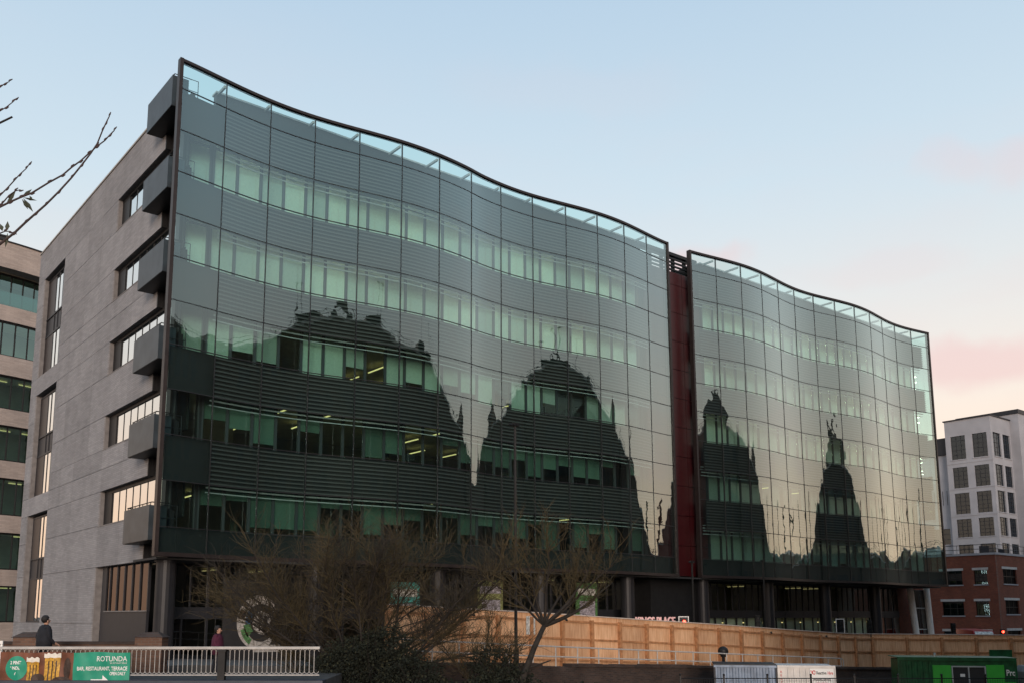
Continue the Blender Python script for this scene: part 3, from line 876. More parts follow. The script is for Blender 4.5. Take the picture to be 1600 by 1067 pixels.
wall_with_holes('y', Y0_, X0_ + 0.4, 124.3, 0, 28.69, hb, 0.4, 'white_render', 'wall', WBK)
for h in ha: grid_window('x', X0_, *h, 3, 5, WBK, 'dark_panel', 'far_glass', 0.06)
for h in hb: grid_window('y', Y0_, *h, 3, 5, WBK, 'dark_panel', 'far_glass', 0.06)
m = MB(); m.box(X0_ + 0.5, 124.2, Y0_ + 0.5, 22.6, 0, 28.5); m.build('dark_interior', 'soffit', WBK)
m = MB(); m.box(X0_ - 0.15, 124.35, Y0_ - 0.15, 23.1, 28.7, 28.85); m.build('roof_coping', 'dark_panel', WBK)
for zz in (22.5, 18.9, 15.2):
    m = MB(); m.box(X0_ - 0.05, X0_ - 0.003, Y0_ - 0.05, 22.95, zz + 0.1, zz + 0.3); m.build('string_course', 'white_render', WBK)
m = MB(); m.box(124.31, 150, 15.6, 24, 0, 29.6); m.build('stair_tower', 'white_render', WBK)
m = MB(); m.box(124.2, 135, 15.5, 24.1, 29.6, 30.2); m.build('tower_coping', 'dark_panel', WBK)
# lower wing on the left of it
hc = [(25.5, 27.5, 19.4, 21.4), (25.5, 27.5, 15.2, 17.8), (23.6, 27.6, 11.6, 13.8), (23.6, 27.6, 8.2, 10.3)]
wall_with_holes('x', X0_ + 0.8, 22.96, 30, 0, 24.2, hc, 0.4, 'white_render', 'wing_wall', WBK)
for h in hc: grid_window('x', X0_ + 0.8, *h, 4, 3, WBK, 'dark_panel', 'far_glass', 0.06)
m = MB(); m.box(X0_ + 1.4, 124, 23.2, 29.8, 0, 24.0); m.build('dark_interior', 'soffit', WBK)
m = MB(); m.box(X0_ + 0.6, 124, 22.97, 30, 24.2, 26.6); m.build('wing_attic', 'dark_panel', WBK)
for a in range(4):
    m = MB(); m.box(X0_ - 0.12, X0_ - 0.06, 23.2 + a * 0.6, 23.25 + a * 0.6, 17.0, 19.0); m.build('vent_pipe', 'black_metal', WBK)

# red brick house
BX, BY = 86.14, 3.78
BB = thing('red_brick_building', 'dark red brick house with white lintels at the right edge', 'building', (BX, BY, 0))
hl = [(7.2, 9.4, 4.95, 6.4), (4.7, 6.0, 4.95, 6.4), (7.25, 9.45, 1.80, 3.25), (4.75, 6.05, 1.80, 3.25), (7.3, 9.5, -1.4, 0.2), (4.75, 6.05, -1.4, 0.2)]
wall_with_holes('x', BX, BY, 24, -2, 7.9, hl, 0.35, 'red_brick', 'wall', BB)
hr = [(87.6, 90.7, 5.0, 6.5), (87.6, 90.7, 1.95, 3.35), (87.6, 90.7, -1.3, 0.3), (93.2, 95.4, 5.0, 6.5), (93.2, 95.4, 1.95, 3.35)]
wall_with_holes('y', BY, BX + 0.35, 104, -2, 7.9, hr, 0.35, 'red_brick_x', 'wall', BB)
for h in hl + hr:
    ax, pl = ('x', BX) if h in hl else ('y', BY)
    w = grid_window(ax, pl, *h, 3, 2, BB, 'black_metal', 'far_glass', 0.06, 0.15)
    q = MB()
    if ax == 'x': q.box(pl - 0.03, pl + 0.1, h[0] - 0.15, h[1] + 0.15, h[3] + 0.002, h[3] + 0.24)
    else: q.box(h[0] - 0.2, h[1] + 0.2, pl - 0.03, pl + 0.1, h[3] + 0.002, h[3] + 0.24)
    q.build('lintel', 'lintel_stone', w)
m = MB(); m.box(BX + 0.5, 103, BY + 0.5, 23, -2, 7.7); m.build('dark_interior', 'soffit', BB)
m = MB(); m.box(BX - 0.08, 104, BY - 0.08, 24, 7.9, 8.12); m.build('roof_coping', 'white_render', BB)
m = MB()
for i in range(16): m.tube([(BX + 0.3, BY + 0.3 + i * 1.2, 8.1), (BX + 0.3, BY + 0.3 + i * 1.2, 9.0)], 0.025, 4)
for i in range(14): m.tube([(BX + 0.3 + i * 1.2, BY + 0.3, 8.1), (BX + 0.3 + i * 1.2, BY + 0.3, 9.0)], 0.025, 4)
for h in (8.55, 9.0): m.tube([(BX + 0.3, 20, h), (BX + 0.3, BY + 0.3, h), (104, BY + 0.3, h)], 0.03, 4)
m.build('roof_railing', 'black_metal', BB)
m = MB(); m.box(90, 91.2, 6, 7, 8.1, 9.1); m.build('roof_plant', 'dark_panel', BB)
m = MB(); m.box(92.2, 92.9, 5.4, 6, 8.1, 8.8); m.build('roof_plant', 'dark_panel', BB)

# ------------------------------------------------------------------ buildings across the road (they fill the mirror of the glass)
OPP = [(13.5, 24, 26.4, 'tallest dark office block across the road, nearest the viewer'), (24, 34, 25.3, 'dark office block across the road, second from the viewer'),
       (34, 46, 25.9, 'dark office block across the road, third from the viewer'), (46, 53, 23.6, 'narrow dark block across the road, fourth from the viewer'),
       (53, 60, 22.2, 'narrow dark block across the road, fifth from the viewer'), (60, 68, 22.0, 'dark block across the road, sixth from the viewer'),
       (68, 76, 20.6, 'dark block across the road, seventh from the viewer'), (76, 88, 19.4, 'wide dark block across the road, eighth from the viewer'),
       (88, 92, 16.6, 'slim five storey block across the road'), (92, 97, 13.4, 'slim four storey block across the road'),
       (97, 102, 10.5, 'three storey house at the end of the tall row across the road'), (102, 118, 8.9, 'low brick terrace across the road beyond the tall row'),
       (118, 160, 9.9, 'long low brick terrace far across the road'), (160, 300, 12.6, 'very long low shed far across the road')]
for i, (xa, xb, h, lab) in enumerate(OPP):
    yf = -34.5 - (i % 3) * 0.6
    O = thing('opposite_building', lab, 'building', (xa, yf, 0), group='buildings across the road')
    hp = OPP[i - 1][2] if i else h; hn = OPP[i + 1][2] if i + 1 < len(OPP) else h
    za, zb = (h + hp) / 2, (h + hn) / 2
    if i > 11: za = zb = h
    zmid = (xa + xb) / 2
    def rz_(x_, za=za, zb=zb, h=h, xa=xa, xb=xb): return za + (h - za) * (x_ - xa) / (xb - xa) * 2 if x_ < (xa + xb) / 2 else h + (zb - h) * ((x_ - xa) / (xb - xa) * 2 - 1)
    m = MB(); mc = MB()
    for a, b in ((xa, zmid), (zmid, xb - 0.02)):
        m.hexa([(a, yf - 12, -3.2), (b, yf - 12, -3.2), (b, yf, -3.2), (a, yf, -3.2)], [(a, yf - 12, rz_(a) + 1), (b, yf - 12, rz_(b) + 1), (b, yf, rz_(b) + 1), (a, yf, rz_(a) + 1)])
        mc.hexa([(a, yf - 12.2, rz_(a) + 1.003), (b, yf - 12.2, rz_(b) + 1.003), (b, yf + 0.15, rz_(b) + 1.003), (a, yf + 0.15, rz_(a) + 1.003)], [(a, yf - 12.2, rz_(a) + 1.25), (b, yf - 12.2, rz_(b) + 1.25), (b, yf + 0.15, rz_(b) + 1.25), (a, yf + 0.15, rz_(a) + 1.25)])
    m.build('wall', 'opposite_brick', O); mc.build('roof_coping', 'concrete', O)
    nf = max(1, int(h / 3.6))
    for f in range(nf):
        z = 1.2 + f * 3.6; x = xa + 0.9
        while x < min(xb - 1.5, xa + 24):
            q = MB(); q.box(x, x + 1.5, yf - 0.02, yf + 0.04, z, z + 1.8); q.build('window', 'dark_panel', O)
            x += 2.6
    m = MB()
    n = int((min(xb, xa + 26) - xa - 0.8) / 1.1)
    for j in range(n): m.tube([(xa + 0.5 + j * 1.1, yf - 0.5, rz_(xa + 0.5 + j * 1.1) + 1.2), (xa + 0.5 + j * 1.1, yf - 0.5, rz_(xa + 0.5 + j * 1.1) + 2.2)], 0.03, 4)
    for q_ in (1.75, 2.2): m.tube([(x_, yf - 0.5, rz_(x_) + q_) for x_ in (xa + 0.5, zmid, xa + 0.5 + n * 1.1)], 0.03, 4)
    m.build('roof_railing', 'black_metal', O)
    if i in (0, 2):
        m = MB()
        for j in range(5):
            x = random.uniform(xa + 1, xb - 4); m.box(x, x + random.uniform(1, 3.2), yf - 4 - j * 0.03, yf - 1.5, h + 1.2, h + 1.2 + random.uniform(0.9, 1.9))
        for j in range(4):
            x = random.uniform(xa + 1, xb - 1); hh = random.uniform(2.2, 5.0)
            m.tube([(x, yf - 1.0, h + 1.2), (x, yf - 1.0, h + 1.2 + hh)], 0.05, 4); m.tube([(x - 0.3, yf - 1.0, h + 1.1 + hh), (x + 0.3, yf - 1.0, h + 1.1 + hh)], 0.05, 4)
        m.build('roof_plant', 'black_metal', O)
def turret(root, x, y, w_, z0, z1, z2, needle):
    m = MB(); m.box(x - w_, x + w_, y - w_, y + w_, z0, z1)
    m.add([(x - w_ * 1.15, y - w_ * 1.15, z1), (x + w_ * 1.15, y - w_ * 1.15, z1), (x + w_ * 1.15, y + w_ * 1.15, z1), (x - w_ * 1.15, y + w_ * 1.15, z1), (x, y, z2)], [(0, 1, 4), (1, 2, 4), (2, 3, 4), (3, 0, 4), (3, 2, 1, 0)])
    m.tube([(x, y, z2 - 0.3), (x, y, z2 + needle)], [0.16, 0.03], 5); m.build('roof_turret', 'opposite_brick', root)
OB = [o for o in COL.objects if o.name.startswith('opposite_building')]
turret(OB[5], 63.2, -36.6, 1.2, 22.0, 24.2, 26.8, 0.5)
turret(OB[7], 84.5, -36.6, 1.0, 20.3, 21.6, 24.2, 3.2)
m = MB()
mat('dark_foliage', (0.035, 0.05, 0.03), 0.9, var=0.3)
for i, (x, y, h, r) in enumerate(((112, -48.5, 19, 0.7), (127, -49, 22, 0.7), (141, -48.5, 20, 0.7), (166, -49.5, 25, 0.8), (186, -48.5, 26, 0.8), (215, -52, 29, 1.0), (245, -54, 31, 1.0), (290, -60, 36, 1.3))):
    T = thing('poplar_tree', ['first', 'second', 'third', 'fourth', 'fifth', 'sixth', 'seventh', 'farthest'][i] + ' slim poplar behind the low terraces across the road', 'tree', (x, y, 0), group='poplars across the road')
    q = MB(); q.tube([(x, y, -3), (x, y, h * 0.9)], [0.25, 0.05], 5); q.build('trunk', 'earth', T)
    q = MB()
    for j in range(420):
        z = random.uniform(0.12, 1.0) ** 0.9 * h; rr = r * (1 - z / h) ** 0.7 * math.sin(min(1, z / h * 4) * math.pi / 2) * random.random() ** 0.4; a = random.uniform(0, 6.28)
        c = Vector((x + rr * math.cos(a), y + rr * math.sin(a), z)); d = Vector((random.uniform(-1, 1), random.uniform(-1, 1), random.uniform(0, 1.5))).normalized() * 0.5
        e_ = d.cross(Vector((random.uniform(-1, 1), random.uniform(-1, 1), 0.2))).normalized() * 0.28
        q.add([c - d, c + e_, c + d, c - e_], [(0, 1, 2, 3)])
    q.build('crown', 'dark_foliage', T)

# ------------------------------------------------------------------ timber hoarding
def fence_bay(root, p0, p1, zt0, zt1, zb0, zb1, first):
    """one bay from p0 to p1 (xy) : boards, three rails, a post at p0"""
    p0 = Vector(p0); p1 = Vector(p1); d = (p1 - p0); ln = d.length; d.normalize(); nrm = Vector((d.y, -d.x))   # towards the viewer
    def pt(a, b, z): q = p0 + d * a + nrm * b; return (q.x, q.y, z)
    zt = lambda a: zt0 + (zt1 - zt0) * a / ln
    zb = lambda a: zb0 + (zb1 - zb0) * a / ln
    nb = 15; m = MB(); w = ln / nb
    for i in range(nb):
        a0 = i * w + 0.004; a1 = (i + 1) * w - 0.004; o = random.uniform(0, 0.012)
        m.hexa([pt(a0, o + 0.02, zb(a0)), pt(a1, o + 0.02, zb(a1)), pt(a1, 0, zb(a1)), pt(a0, 0, zb(a0))],
               [pt(a0, o + 0.02, zt(a0)), pt(a1, o + 0.02, zt(a1)), pt(a1, 0, zt(a1)), pt(a0, 0, zt(a0))])
    m.build('board_panel', 'hoarding_wood', root)
    for fz in (0.10, 0.52, 0.86):
        z_ = lambda a: zb(a) + (zt(a) - zb(a)) * fz + random.uniform(-0.02, 0.02)
        m = MB(); a0, a1 = 0.09, ln - 0.09; u0, u1 = z_(a0), z_(a1)
        m.hexa([pt(a0, 0.11, u0), pt(a1, 0.11, u1), pt(a1, 0.034, u1), pt(a0, 0.034, u0)], [pt(a0, 0.11, u0 + 0.09), pt(a1, 0.11, u1 + 0.09), pt(a1, 0.034, u1 + 0.09), pt(a0, 0.034, u0 + 0.09)])
        m.build('rail', 'wood_post', root)
    m = MB(); hw = 0.085
    m.hexa([pt(-hw, 0.19, zb0 - 0.2), pt(hw, 0.19, zb0 - 0.2), pt(hw, 0.034, zb0 - 0.2), pt(-hw, 0.034, zb0 - 0.2)], [pt(-hw, 0.19, zt0 - 0.18), pt(hw, 0.19, zt0 - 0.18), pt(hw, 0.034, zt0 - 0.18), pt(-hw, 0.034, zt0 - 0.18)])
    m.build('post', 'wood_post', root)
    m = MB()
    m.hexa([pt(0, 0.10, zt0 + 0.002), pt(ln, 0.10, zt1 + 0.002), pt(ln, -0.05, zt1 + 0.002), pt(0, -0.05, zt0 + 0.002)], [pt(0, 0.10, zt0 + 0.05), pt(ln, 0.10, zt1 + 0.05), pt(ln, -0.05, zt1 + 0.05), pt(0, -0.05, zt0 + 0.05)])
    m.build('capping', 'wood_cap', root)
HF = thing('timber_hoarding', 'long orange timber hoarding sloping along the pavement below the glass front', 'fence', (8.6, -5.0, 0))
def ht(x):
    pts = [(6, 2.30), (8.83, 2.2), (17.2, 1.87), (23.9, 1.55), (30.8, 1.24), (38.3, 0.85), (44, 0.59), (60, 0.4)]
    for (a, b), (c, d) in zip(pts, pts[1:]):
        if x <= c: return b + (d - b) * (x - a) / (c - a)
    return 0.4
x = 8.3
while x < 44.4:
    x1 = x + 2.0
    fence_bay(HF, (x, -5), (x1, -5), ht(x), ht(x1), ht(x) - 2.45, ht(x1) - 2.45, x < 9)
    x = x1
HG = thing('timber_hoarding', 'shorter timber hoarding turning towards the viewer behind the green cabin', 'fence', (x, -5.0, 0))
p = Vector((x + 0.13, -5.02)); d2 = Vector((RIGHT.x, RIGHT.y))
for k in range(8):
    q = p + d2 * 2.3
    za = 0.56 - 0.008 * k * 2.3; zb_ = 0.56 - 0.008 * (k + 1) * 2.3
    if k != 3:
        pass
    fence_bay(HG, p, q, za, zb_, za - 2.45, zb_ - 2.45, False)
    p = q

vary('hoarding_wood', 0.80, 1.06)
m = MB(); m.box(16.0, 16.55, -5.12, -5.10, 0.9, 1.75); m.build('notice', 'poster_white', HF)
for x in (12.9, 18.6, 26.4, 30.3, 35.2, 41.0):
    z = ht(x) - 0.28
    m = MB(); m.tube([(x - 0.12, -5.06, z), (x, -5.09, z + 0.05), (x + 0.13, -5.06, z - 0.04)], [0.03, 0.07, 0.03], 6); m.build('knot', 'black_metal', HF)
# retaining wall with sloping top and coping bricks
RW = thing('retaining_wall', 'dark brick retaining wall below the hoarding', 'wall', (5, -9.6, -3.1))
def rz(x): return 0.02 - (x - 5) * 0.0385
m = MB()
x = 4.0
while x < 62:
    m.hexa([(x, -9.9, -3.15), (x + 4, -9.9, -3.15), (x + 4, -9.45, -3.15), (x, -9.45, -3.15)], [(x, -9.9, rz(x)), (x + 4, -9.9, rz(x + 4)), (x + 4, -9.45, rz(x + 4)), (x, -9.45, rz(x))])
    x += 4
m.build('brickwork', 'dark_brick', RW)
x = 4.0
while x < 61.5:
    l = 0.9 if random.random() < 0.8 else 1.6
    if random.random() < 0.9:
        q = MB(); j = random.uniform(-0.02, 0.03)
        q.hexa([(x, -9.97, rz(x) + 0.003), (x + l, -9.97, rz(x + l) + 0.003), (x + l, -9.4, rz(x + l) + 0.003), (x, -9.4, rz(x) + 0.003)],
               [(x, -9.97, rz(x) + 0.12 + j), (x + l, -9.97, rz(x + l) + 0.12 + j), (x + l, -9.4, rz(x + l) + 0.12 + j), (x, -9.4, rz(x) + 0.12 + j)])
        q.build('coping_stone', 'dark_brick', RW)
    x += l + 0.01
# white tubular handrail
HR = thing('handrail', 'long white tubular handrail sloping down in front of the hoarding', 'handrail', (5, -9, 0))
def hz(x): return 0.54 - (x - 12.9) * 0.0497 if x > 12.9 else 0.54 + (12.9 - x) * 0.055
for off in (0.0, -0.42):
    pts = [(a, -9.0, hz(a) + off) for a in (6, 9, 12, 15, 18, 21, 24, 27, 30, 33, 36.1)]
    if off == 0.0: pts += [(36.3, -9.0, hz(36.3) - 0.1), (36.3, -9, hz(36.3) - 0.42)]
    q = MB(); q.tube(pts, 0.032, 7); q.build('rail', 'rail_white', HR)
a = 6.6
while a < 36.2:
    q = MB(); q.tube([(a, -9.0, hz(a) - 1.25), (a, -9.0, hz(a))], 0.028, 6); q.build('post', 'rail_white', HR); a += 1.28
# dark ball on a short post
BS = thing('ball_post', 'dark round ball on a short post behind the white handrail', 'post', (26.58, -8.2, -1.4))
m = MB(); m.cyl(26.58, -8.2, -1.45, -0.25, 0.08, 8); m.build('post', 'black_metal', BS)
m = MB(); m.ball((26.58, -8.2, -0.02), 0.27, 16, 10, (1, 1, 0.92)); m.cyl(26.58, -8.2, -0.3, -0.22, 0.14, 10); m.build('ball', 'black_metal', BS, smooth=True)

# ------------------------------------------------------------------ site cabins and containers (camera-facing yard)
mat('blue_steel', (0.20, 0.255, 0.34), 0.5, 0.1, var=0.38, scale=2)
mat('white_steel', (0.64, 0.61, 0.58), 0.55, var=0.2, scale=1.5)
mat('dark_green_steel', (0.012, 0.085, 0.030), 0.45, var=0.38)
mat('bright_green', (0.05, 0.42, 0.05), 0.45, var=0.08)
mat('red_print', (0.55, 0.03, 0.03), 0.5, var=0)
mat('black_print', (0.02, 0.02, 0.02), 0.5, var=0)
mat('white_print', (0.80, 0.80, 0.78), 0.5, var=0)
YAW = math.atan2(RIGHT.y, RIGHT.x)
def yard(name, label, cat, cx, cy, z=-3.14, rot=0.0, group=None):
    x_, y_ = c2w(cx, cy)
    o = thing(name, label, cat, (x_, y_, z), YAW + rot, group); o['_o'] = (0, 0, 0); o['_rot'] = 1; return o
def corrugated(mb, x0, x1, y, z0, z1, pitch=0.28, dep=0.045):
    n = int(round((x1 - x0) / pitch)); w = (x1 - x0) / n
    for i in range(n):
        a = x0 + i * w
        xs_ = [a, a + w * 0.35, a + w * 0.5, a + w * 0.85, a + w]; ys_ = [y, y, y + dep, y + dep, y]
        for (p_, q_, r_, s_) in zip(xs_, xs_[1:], ys_, ys_[1:]): mb.quad((p_, r_, z0), (q_, s_, z0), (q_, s_, z1), (p_, r_, z1))
# local x to the right, y away, z up from the yard
C1 = yard('storage_container', 'blue-grey corrugated storage container below the handrail', 'container', 10.06, 41.5, z=-2.86, rot=-R(12))
C1.scale = (0.9, 0.9, 1.0)
m = MB(); corrugated(m, 0.06, 2.84, 0.02, 0.12, 2.42); m.box(0.06, 2.84, 0.08, 2.4, 0.1, 2.5); m.build('body', 'blue_steel', C1)
m = MB(); m.box(0, 2.9, -0.02, 0.1, 2.43, 2.53); m.box(0, 2.9, -0.02, 0.1, 0.0, 0.12); m.build('frame_rail', 'blue_steel', C1)
for a in (0.0, 2.84):
    q = MB(); q.box(a, a + 0.08, -0.03, 0.1, 0.12, 2.43); q.build('corner_post', 'dark_panel', C1)
m = MB(); m.box(-0.01, 2.9, -0.04, 2.45, 2.53, 2.57); m.build('roof', 'dark_panel', C1)
m = MB(); m.box(0.2, 2.7, 0.2, 0.5, -0.28, -0.002); m.build('sleeper', 'wood_post', C1)
C2 = yard('storage_container', 'white site container with red and black hire lettering', 'container', 12.64, 40.93, z=-2.86, rot=-R(12))
C2.scale = (0.92, 0.9, 1.0)
m = MB(); m.box(0.05, 2.5, 0.03, 2.4, 0.1, 2.52); m.build('body', 'white_steel', C2)
m = MB()
for a in (0.45, 0.72, 0.98, 1.24): m.box(a, a + 0.05, -0.015, 0.029, 0.15, 2.40)
m.build('rib', 'white_steel', C2)
m = MB(); m.box(0.2, 2.3, 0.2, 0.5, -0.28, -0.002); m.build('sleeper', 'wood_post', C2)
m = MB(); m.box(0, 2.55, -0.02, 0.08, 2.44, 2.54); m.box(0, 0.05, -0.02, 0.08, 0, 2.44); m.box(2.5, 2.55, -0.02, 0.08, 0, 2.44); m.build('frame_rail', 'white_steel', C2)
q = MB(); q.box(1.42, 2.46, -0.02, 0.0, 1.2, 2.42); sg = q.build('sign_board', 'white_print', C2); sg['_rot'] = 1
text_part('Reactive', 0.18, 'black_print', C2, 1.70, -0.026, 2.18, squash=0.72, depth=0.002, bold=0.004)
text_part('Hire', 0.18, 'red_print', C2, 2.19, -0.026, 2.18, squash=0.72, depth=0.002, bold=0.004)
text_part('WORKING, SERVICE,', 0.115, 'black_print', C2, 1.94, -0.026, 1.92, squash=0.72, depth=0.002, align='CENTER', bold=0.003)
text_part('DELIVERING', 0.115, 'red_print', C2, 1.94, -0.026, 1.76, squash=0.75, depth=0.002, align='CENTER', bold=0.003)
m = MB()
for k, (a, b) in enumerate(((0, 0.2), (0.03, 0.2), (0.06, 0.2))): m.box(1.44 + a, 1.44 + b * 0.5, -0.024, -0.021, 2.30 - k * 0.05, 2.33 - k * 0.05)
m.tube([(1.60 + 0.055 * math.cos(t * 0.5), -0.023, 2.255 + 0.075 * math.sin(t * 0.5)) for t in range(13)], 0.018, 4)
m.build('logo_mark', 'red_print', C2)
for k, ch in enumerate('REACTIVE'): text_part(ch, 0.13, 'red_print', C2, 0.12, -0.002, 2.22 - k * 0.145, depth=0.002)
C3 = yard('site_cabin', 'dark green steel site cabin with bright green shutters and black window', 'cabin', 20.55, 47.3, z=-3.14, rot=-R(13))
C3.scale = (0.92, 0.9, 1.0)
m = MB(); m.box(0.08, 5.72, 0.05, 2.4, 0.1, 2.78); corrugated(m, 0.3, 1.68, 0.0, 0.15, 2.7); m.build('body', 'dark_green_steel', C3)
m = MB(); m.box(0, 5.8, -0.03, 0.1, 2.74, 2.86); m.box(0, 0.1, -0.03, 0.1, 0.0, 2.74); m.box(5.7, 5.8, -0.03, 0.1, 0, 2.74); m.box(0.2, 0.24, 0.0, 0.06, 0.1, 2.7); m.build('frame_rail', 'dark_green_steel', C3)
m = MB(); m.box(-0.03, 5.83, -0.05, 2.5, 2.86, 2.9); m.build('roof', 'dark_green_steel', C3)
for a, b, z0, z1 in ((1.72, 2.62, 0.6, 2.52), (4.32, 5.18, 0.6, 2.56), (5.19, 5.7, 0.1, 1.75)):
    q = MB(); q.box(a, b, -0.04, 0.045, z0, z1); q.build('shutter', 'bright_green', C3)
q = MB(); q.box(2.66, 4.28, 0.0, 0.06, 0.7, 2.48); wf = q.build('window', 'soffit', C3)
q = MB()
for a, b, z0, z1 in ((2.64, 4.30, 2.44, 2.5), (2.64, 2.7, 0.7, 2.44), (4.24, 4.3, 0.7, 2.44), (3.44, 3.5, 0.7, 2.44)): q.box(a, b, -0.05, -0.002, z0, z1)
q.build('window_frame', 'bracket_grey', wf)
q = MB(); q.box(3.05, 3.28, -0.012, -0.003, 1.98, 2.12); q.build('notice', 'white_print', wf)
text_part('Pro', 0.40, 'white_print', C3, 5.28, 0.040, 2.06, depth=0.003, squash=0.8, bold=0.008)
m = MB(); m.cyl(2.0, 0.6, 2.9, 3.1, 0.06, 8); m.build('vent', 'bracket_grey', C3)
GD = yard('site_gate', 'dark green steel door panel standing in front of the hoarding', 'gate', 25.9, 48.6)
m = MB(); m.box(0, 1.0, 0, 0.06, 0, 3.15); m.build('leaf', 'dark_green_steel', GD)
m = MB(); m.box(-0.06, 0, -0.02, 0.08, 0, 3.2); m.box(1.0, 1.06, -0.02, 0.08, 0, 3.2); m.box(0, 1.0, -0.02, 0.08, 3.15, 3.2); m.build('frame', 'dark_green_steel', GD)
TK = yard('water_tank', 'grey plastic tank cut off by the right edge', 'tank', 26.4, 46.5)
m = MB()
m.hexa([(0, 0, 0), (1.8, 0, 0), (1.8, 1.2, 0), (0, 1.2, 0)], [(0.06, 0.06, 2.2), (1.74, 0.06, 2.2), (1.74, 1.14, 2.2), (0.06, 1.14, 2.2)])
m.hexa([(0.06, 0.06, 2.201), (1.74, 0.06, 2.201), (1.74, 1.14, 2.201), (0.06, 1.14, 2.201)], [(0.2, 0.2, 2.5), (1.6, 0.2, 2.5), (1.6, 1.0, 2.5), (0.2, 1.0, 2.5)])
m.build('body', 'concrete', TK)
m = MB(); m.cyl(0.9, 0.6, 2.5, 2.62, 0.25, 14); m.build('lid', 'dark_panel', TK)
# low mesh fence of the yard
MF = yard('mesh_fence', 'low dark wire mesh fence in front of the containers', 'fence', 8.0, 38.6, z=-2.72)
for k in range(9):
    a = k * 1.75
    q = MB(); q.box(a - 0.03, a + 0.03, -0.03, 0.03, -0.42, 2.12); q.ball((a, 0, 2.14), 0.05, 8, 6); q.build('post', 'black_metal', MF)
    if k < 8:
        q = MB()
        for j in range(1, 18): q.tube([(a + j * 1.75 / 18, 0, 0.1), (a + j * 1.75 / 18, 0, 1.98)], 0.006, 3, cap=False)
        for j in range(20): q.tube([(a, 0.004, 0.1 + j * 0.1), (a + 1.75, 0.004, 0.1 + j * 0.1)], 0.006, 3, cap=False)
        q.tube([(a, 0, 2.0), (a + 1.75, 0, 2.0)], 0.02, 5)
        q.build('mesh_panel', 'black_metal', MF)

# ------------------------------------------------------------------ footbridge parapet (faces the viewer)
BR = thing('bridge_parapet', 'white iron bridge railing with looped balusters and dark posts', 'railing', (-2.35, -13.25, 0), YAW)
BR['_o'] = (0, 0, 0); BR['_rot'] = 1
# local x right (0 at the dark post), y away
m = MB(); m.box(-8.2, 2.75, -0.07, 0.07, 0.83, 0.90); m.build('top_rail', 'rail_white', BR)
m = MB(); m.box(-8.2, 2.75, -0.03, 0.03, 0.10, 0.13); m.build('bottom_rail', 'rail_white', BR)
lp = MB(); w = 0.132; r_ = w / 2
lp.tube([(0, 0, 0.18), (0, 0, 0.76)], 0.0105, 5)
lp.tube([(r_ - r_ * math.cos(R(a)), 0, 0.74 + r_ * math.sin(R(a))) for a in range(0, 181, 30)], 0.009, 4, cap=False)
lp.tube([(r_ - r_ * math.cos(R(a)), 0, 0.20 - r_ * math.sin(R(a))) for a in range(0, 181, 30)], 0.009, 4, cap=False)
ME_LOOP = lp.mesh('baluster', 'rail_white')
a = -8.1
while a < 2.6:
    if not (-0.13 < a < 0.02): link('baluster', ME_LOOP, BR, loc=(a, 0, 0.02))
    a += w
for a in (-7.35, 0.0):
    q = MB(); q.box(a - 0.10, a + 0.10, -0.10, 0.10, -0.3, 0.80); q.box(a - 0.13, a + 0.13, -0.13, 0.13, 0.76, 0.825)
    q.build('post', 'black_metal', BR)
mat('painted_steel', (0.045, 0.05, 0.07), 0.5, 0.1, var=0.2)
mat('bridge_deck', (0.05, 0.05, 0.05), 0.9, var=0.2)
BD = thing('footbridge', 'blue-grey steel footbridge edge beam and deck under the railing', 'bridge', (-2.35, -13.25, 0), YAW)
BD['_o'] = (0, 0, 0); BD['_rot'] = 1
m = MB(); m.box(-9.5, 2.9, -0.28, 0.3, -0.75, -0.02); m.box(-9.5, 2.9, -0.34, -0.28, -0.09, -0.02); m.box(-9.5, 2.9, -0.34, -0.28, -0.75, -0.68); m.build('edge_beam', 'painted_steel', BD)
m = MB(); m.box(-9.5, 2.9, 0.3, 3.4, -0.4, -0.03); m.build('deck', 'bridge_deck', BD)
m = MB(); m.box(-9.5, 4.5, 3.0, 3.4, -3.1, -0.42); m.build('abutment', 'dark_brick', BD)
# banner tied to the railing
mat('banner_green', (0.012, 0.27, 0.17), 0.55, var=0.1, scale=4)
mat('banner_brown', (0.16, 0.055, 0.028), 0.55, var=0.4, scale=2.5)
mat('beer', (0.52, 0.28, 0.03), 0.5, var=0.55, scale=14)
mat('foam', (0.74, 0.70, 0.62), 0.6, var=0.12, scale=12)
mat('shade_brown', (0.05, 0.028, 0.02), 0.6, var=0.5, scale=5)
BN = thing('banner', 'wrinkled brown and green bar banner tied to the white railing', 'banner', (-2.35, -13.25, 0), YAW)
BN['_o'] = (0, 0, 0); BN['_rot'] = 1
def by(x, z): return -0.12 + 0.012 * math.sin(x * 7 + z * 3) + 0.010 * math.sin(x * 3.1 - z * 9 + 1) + 0.006 * math.sin(x * 17 + z * 5)
def sheet(name, mm, x0, x1, zb_, zt_, nx, nz, off=0.0):
    m = MB()
    for i in range(nx + 1):
        for j in range(nz + 1):
            x = x0 + (x1 - x0) * i / nx; f = j / nz; z = zb_(x) + (zt_(x) - zb_(x)) * f
            m.v.append((x, by(x, z) - off, z))
    for i in range(nx):
        for j in range(nz): a = i * (nz + 1) + j; m.f.append((a, a + nz + 1, a + nz + 2, a + 1))
    return m.build(name, mm, BN, smooth=True)
def follow(m, off, name, mm):
    m.v = [(x, by(x, z) - off, z) for x, y, z in m.v]; return m.build(name, mm, BN)
bt = lambda x: 0.745 + 0.012 * math.sin(x * 5)
bb = lambda x: -0.34 + 0.01 * math.sin(x * 4)
sheet('photo_half', 'banner_brown', -6.2, -4.14, bb, bt, 60, 24)
sheet('print_half', 'banner_green', -4.138, -2.55, bb, bt, 50, 24)
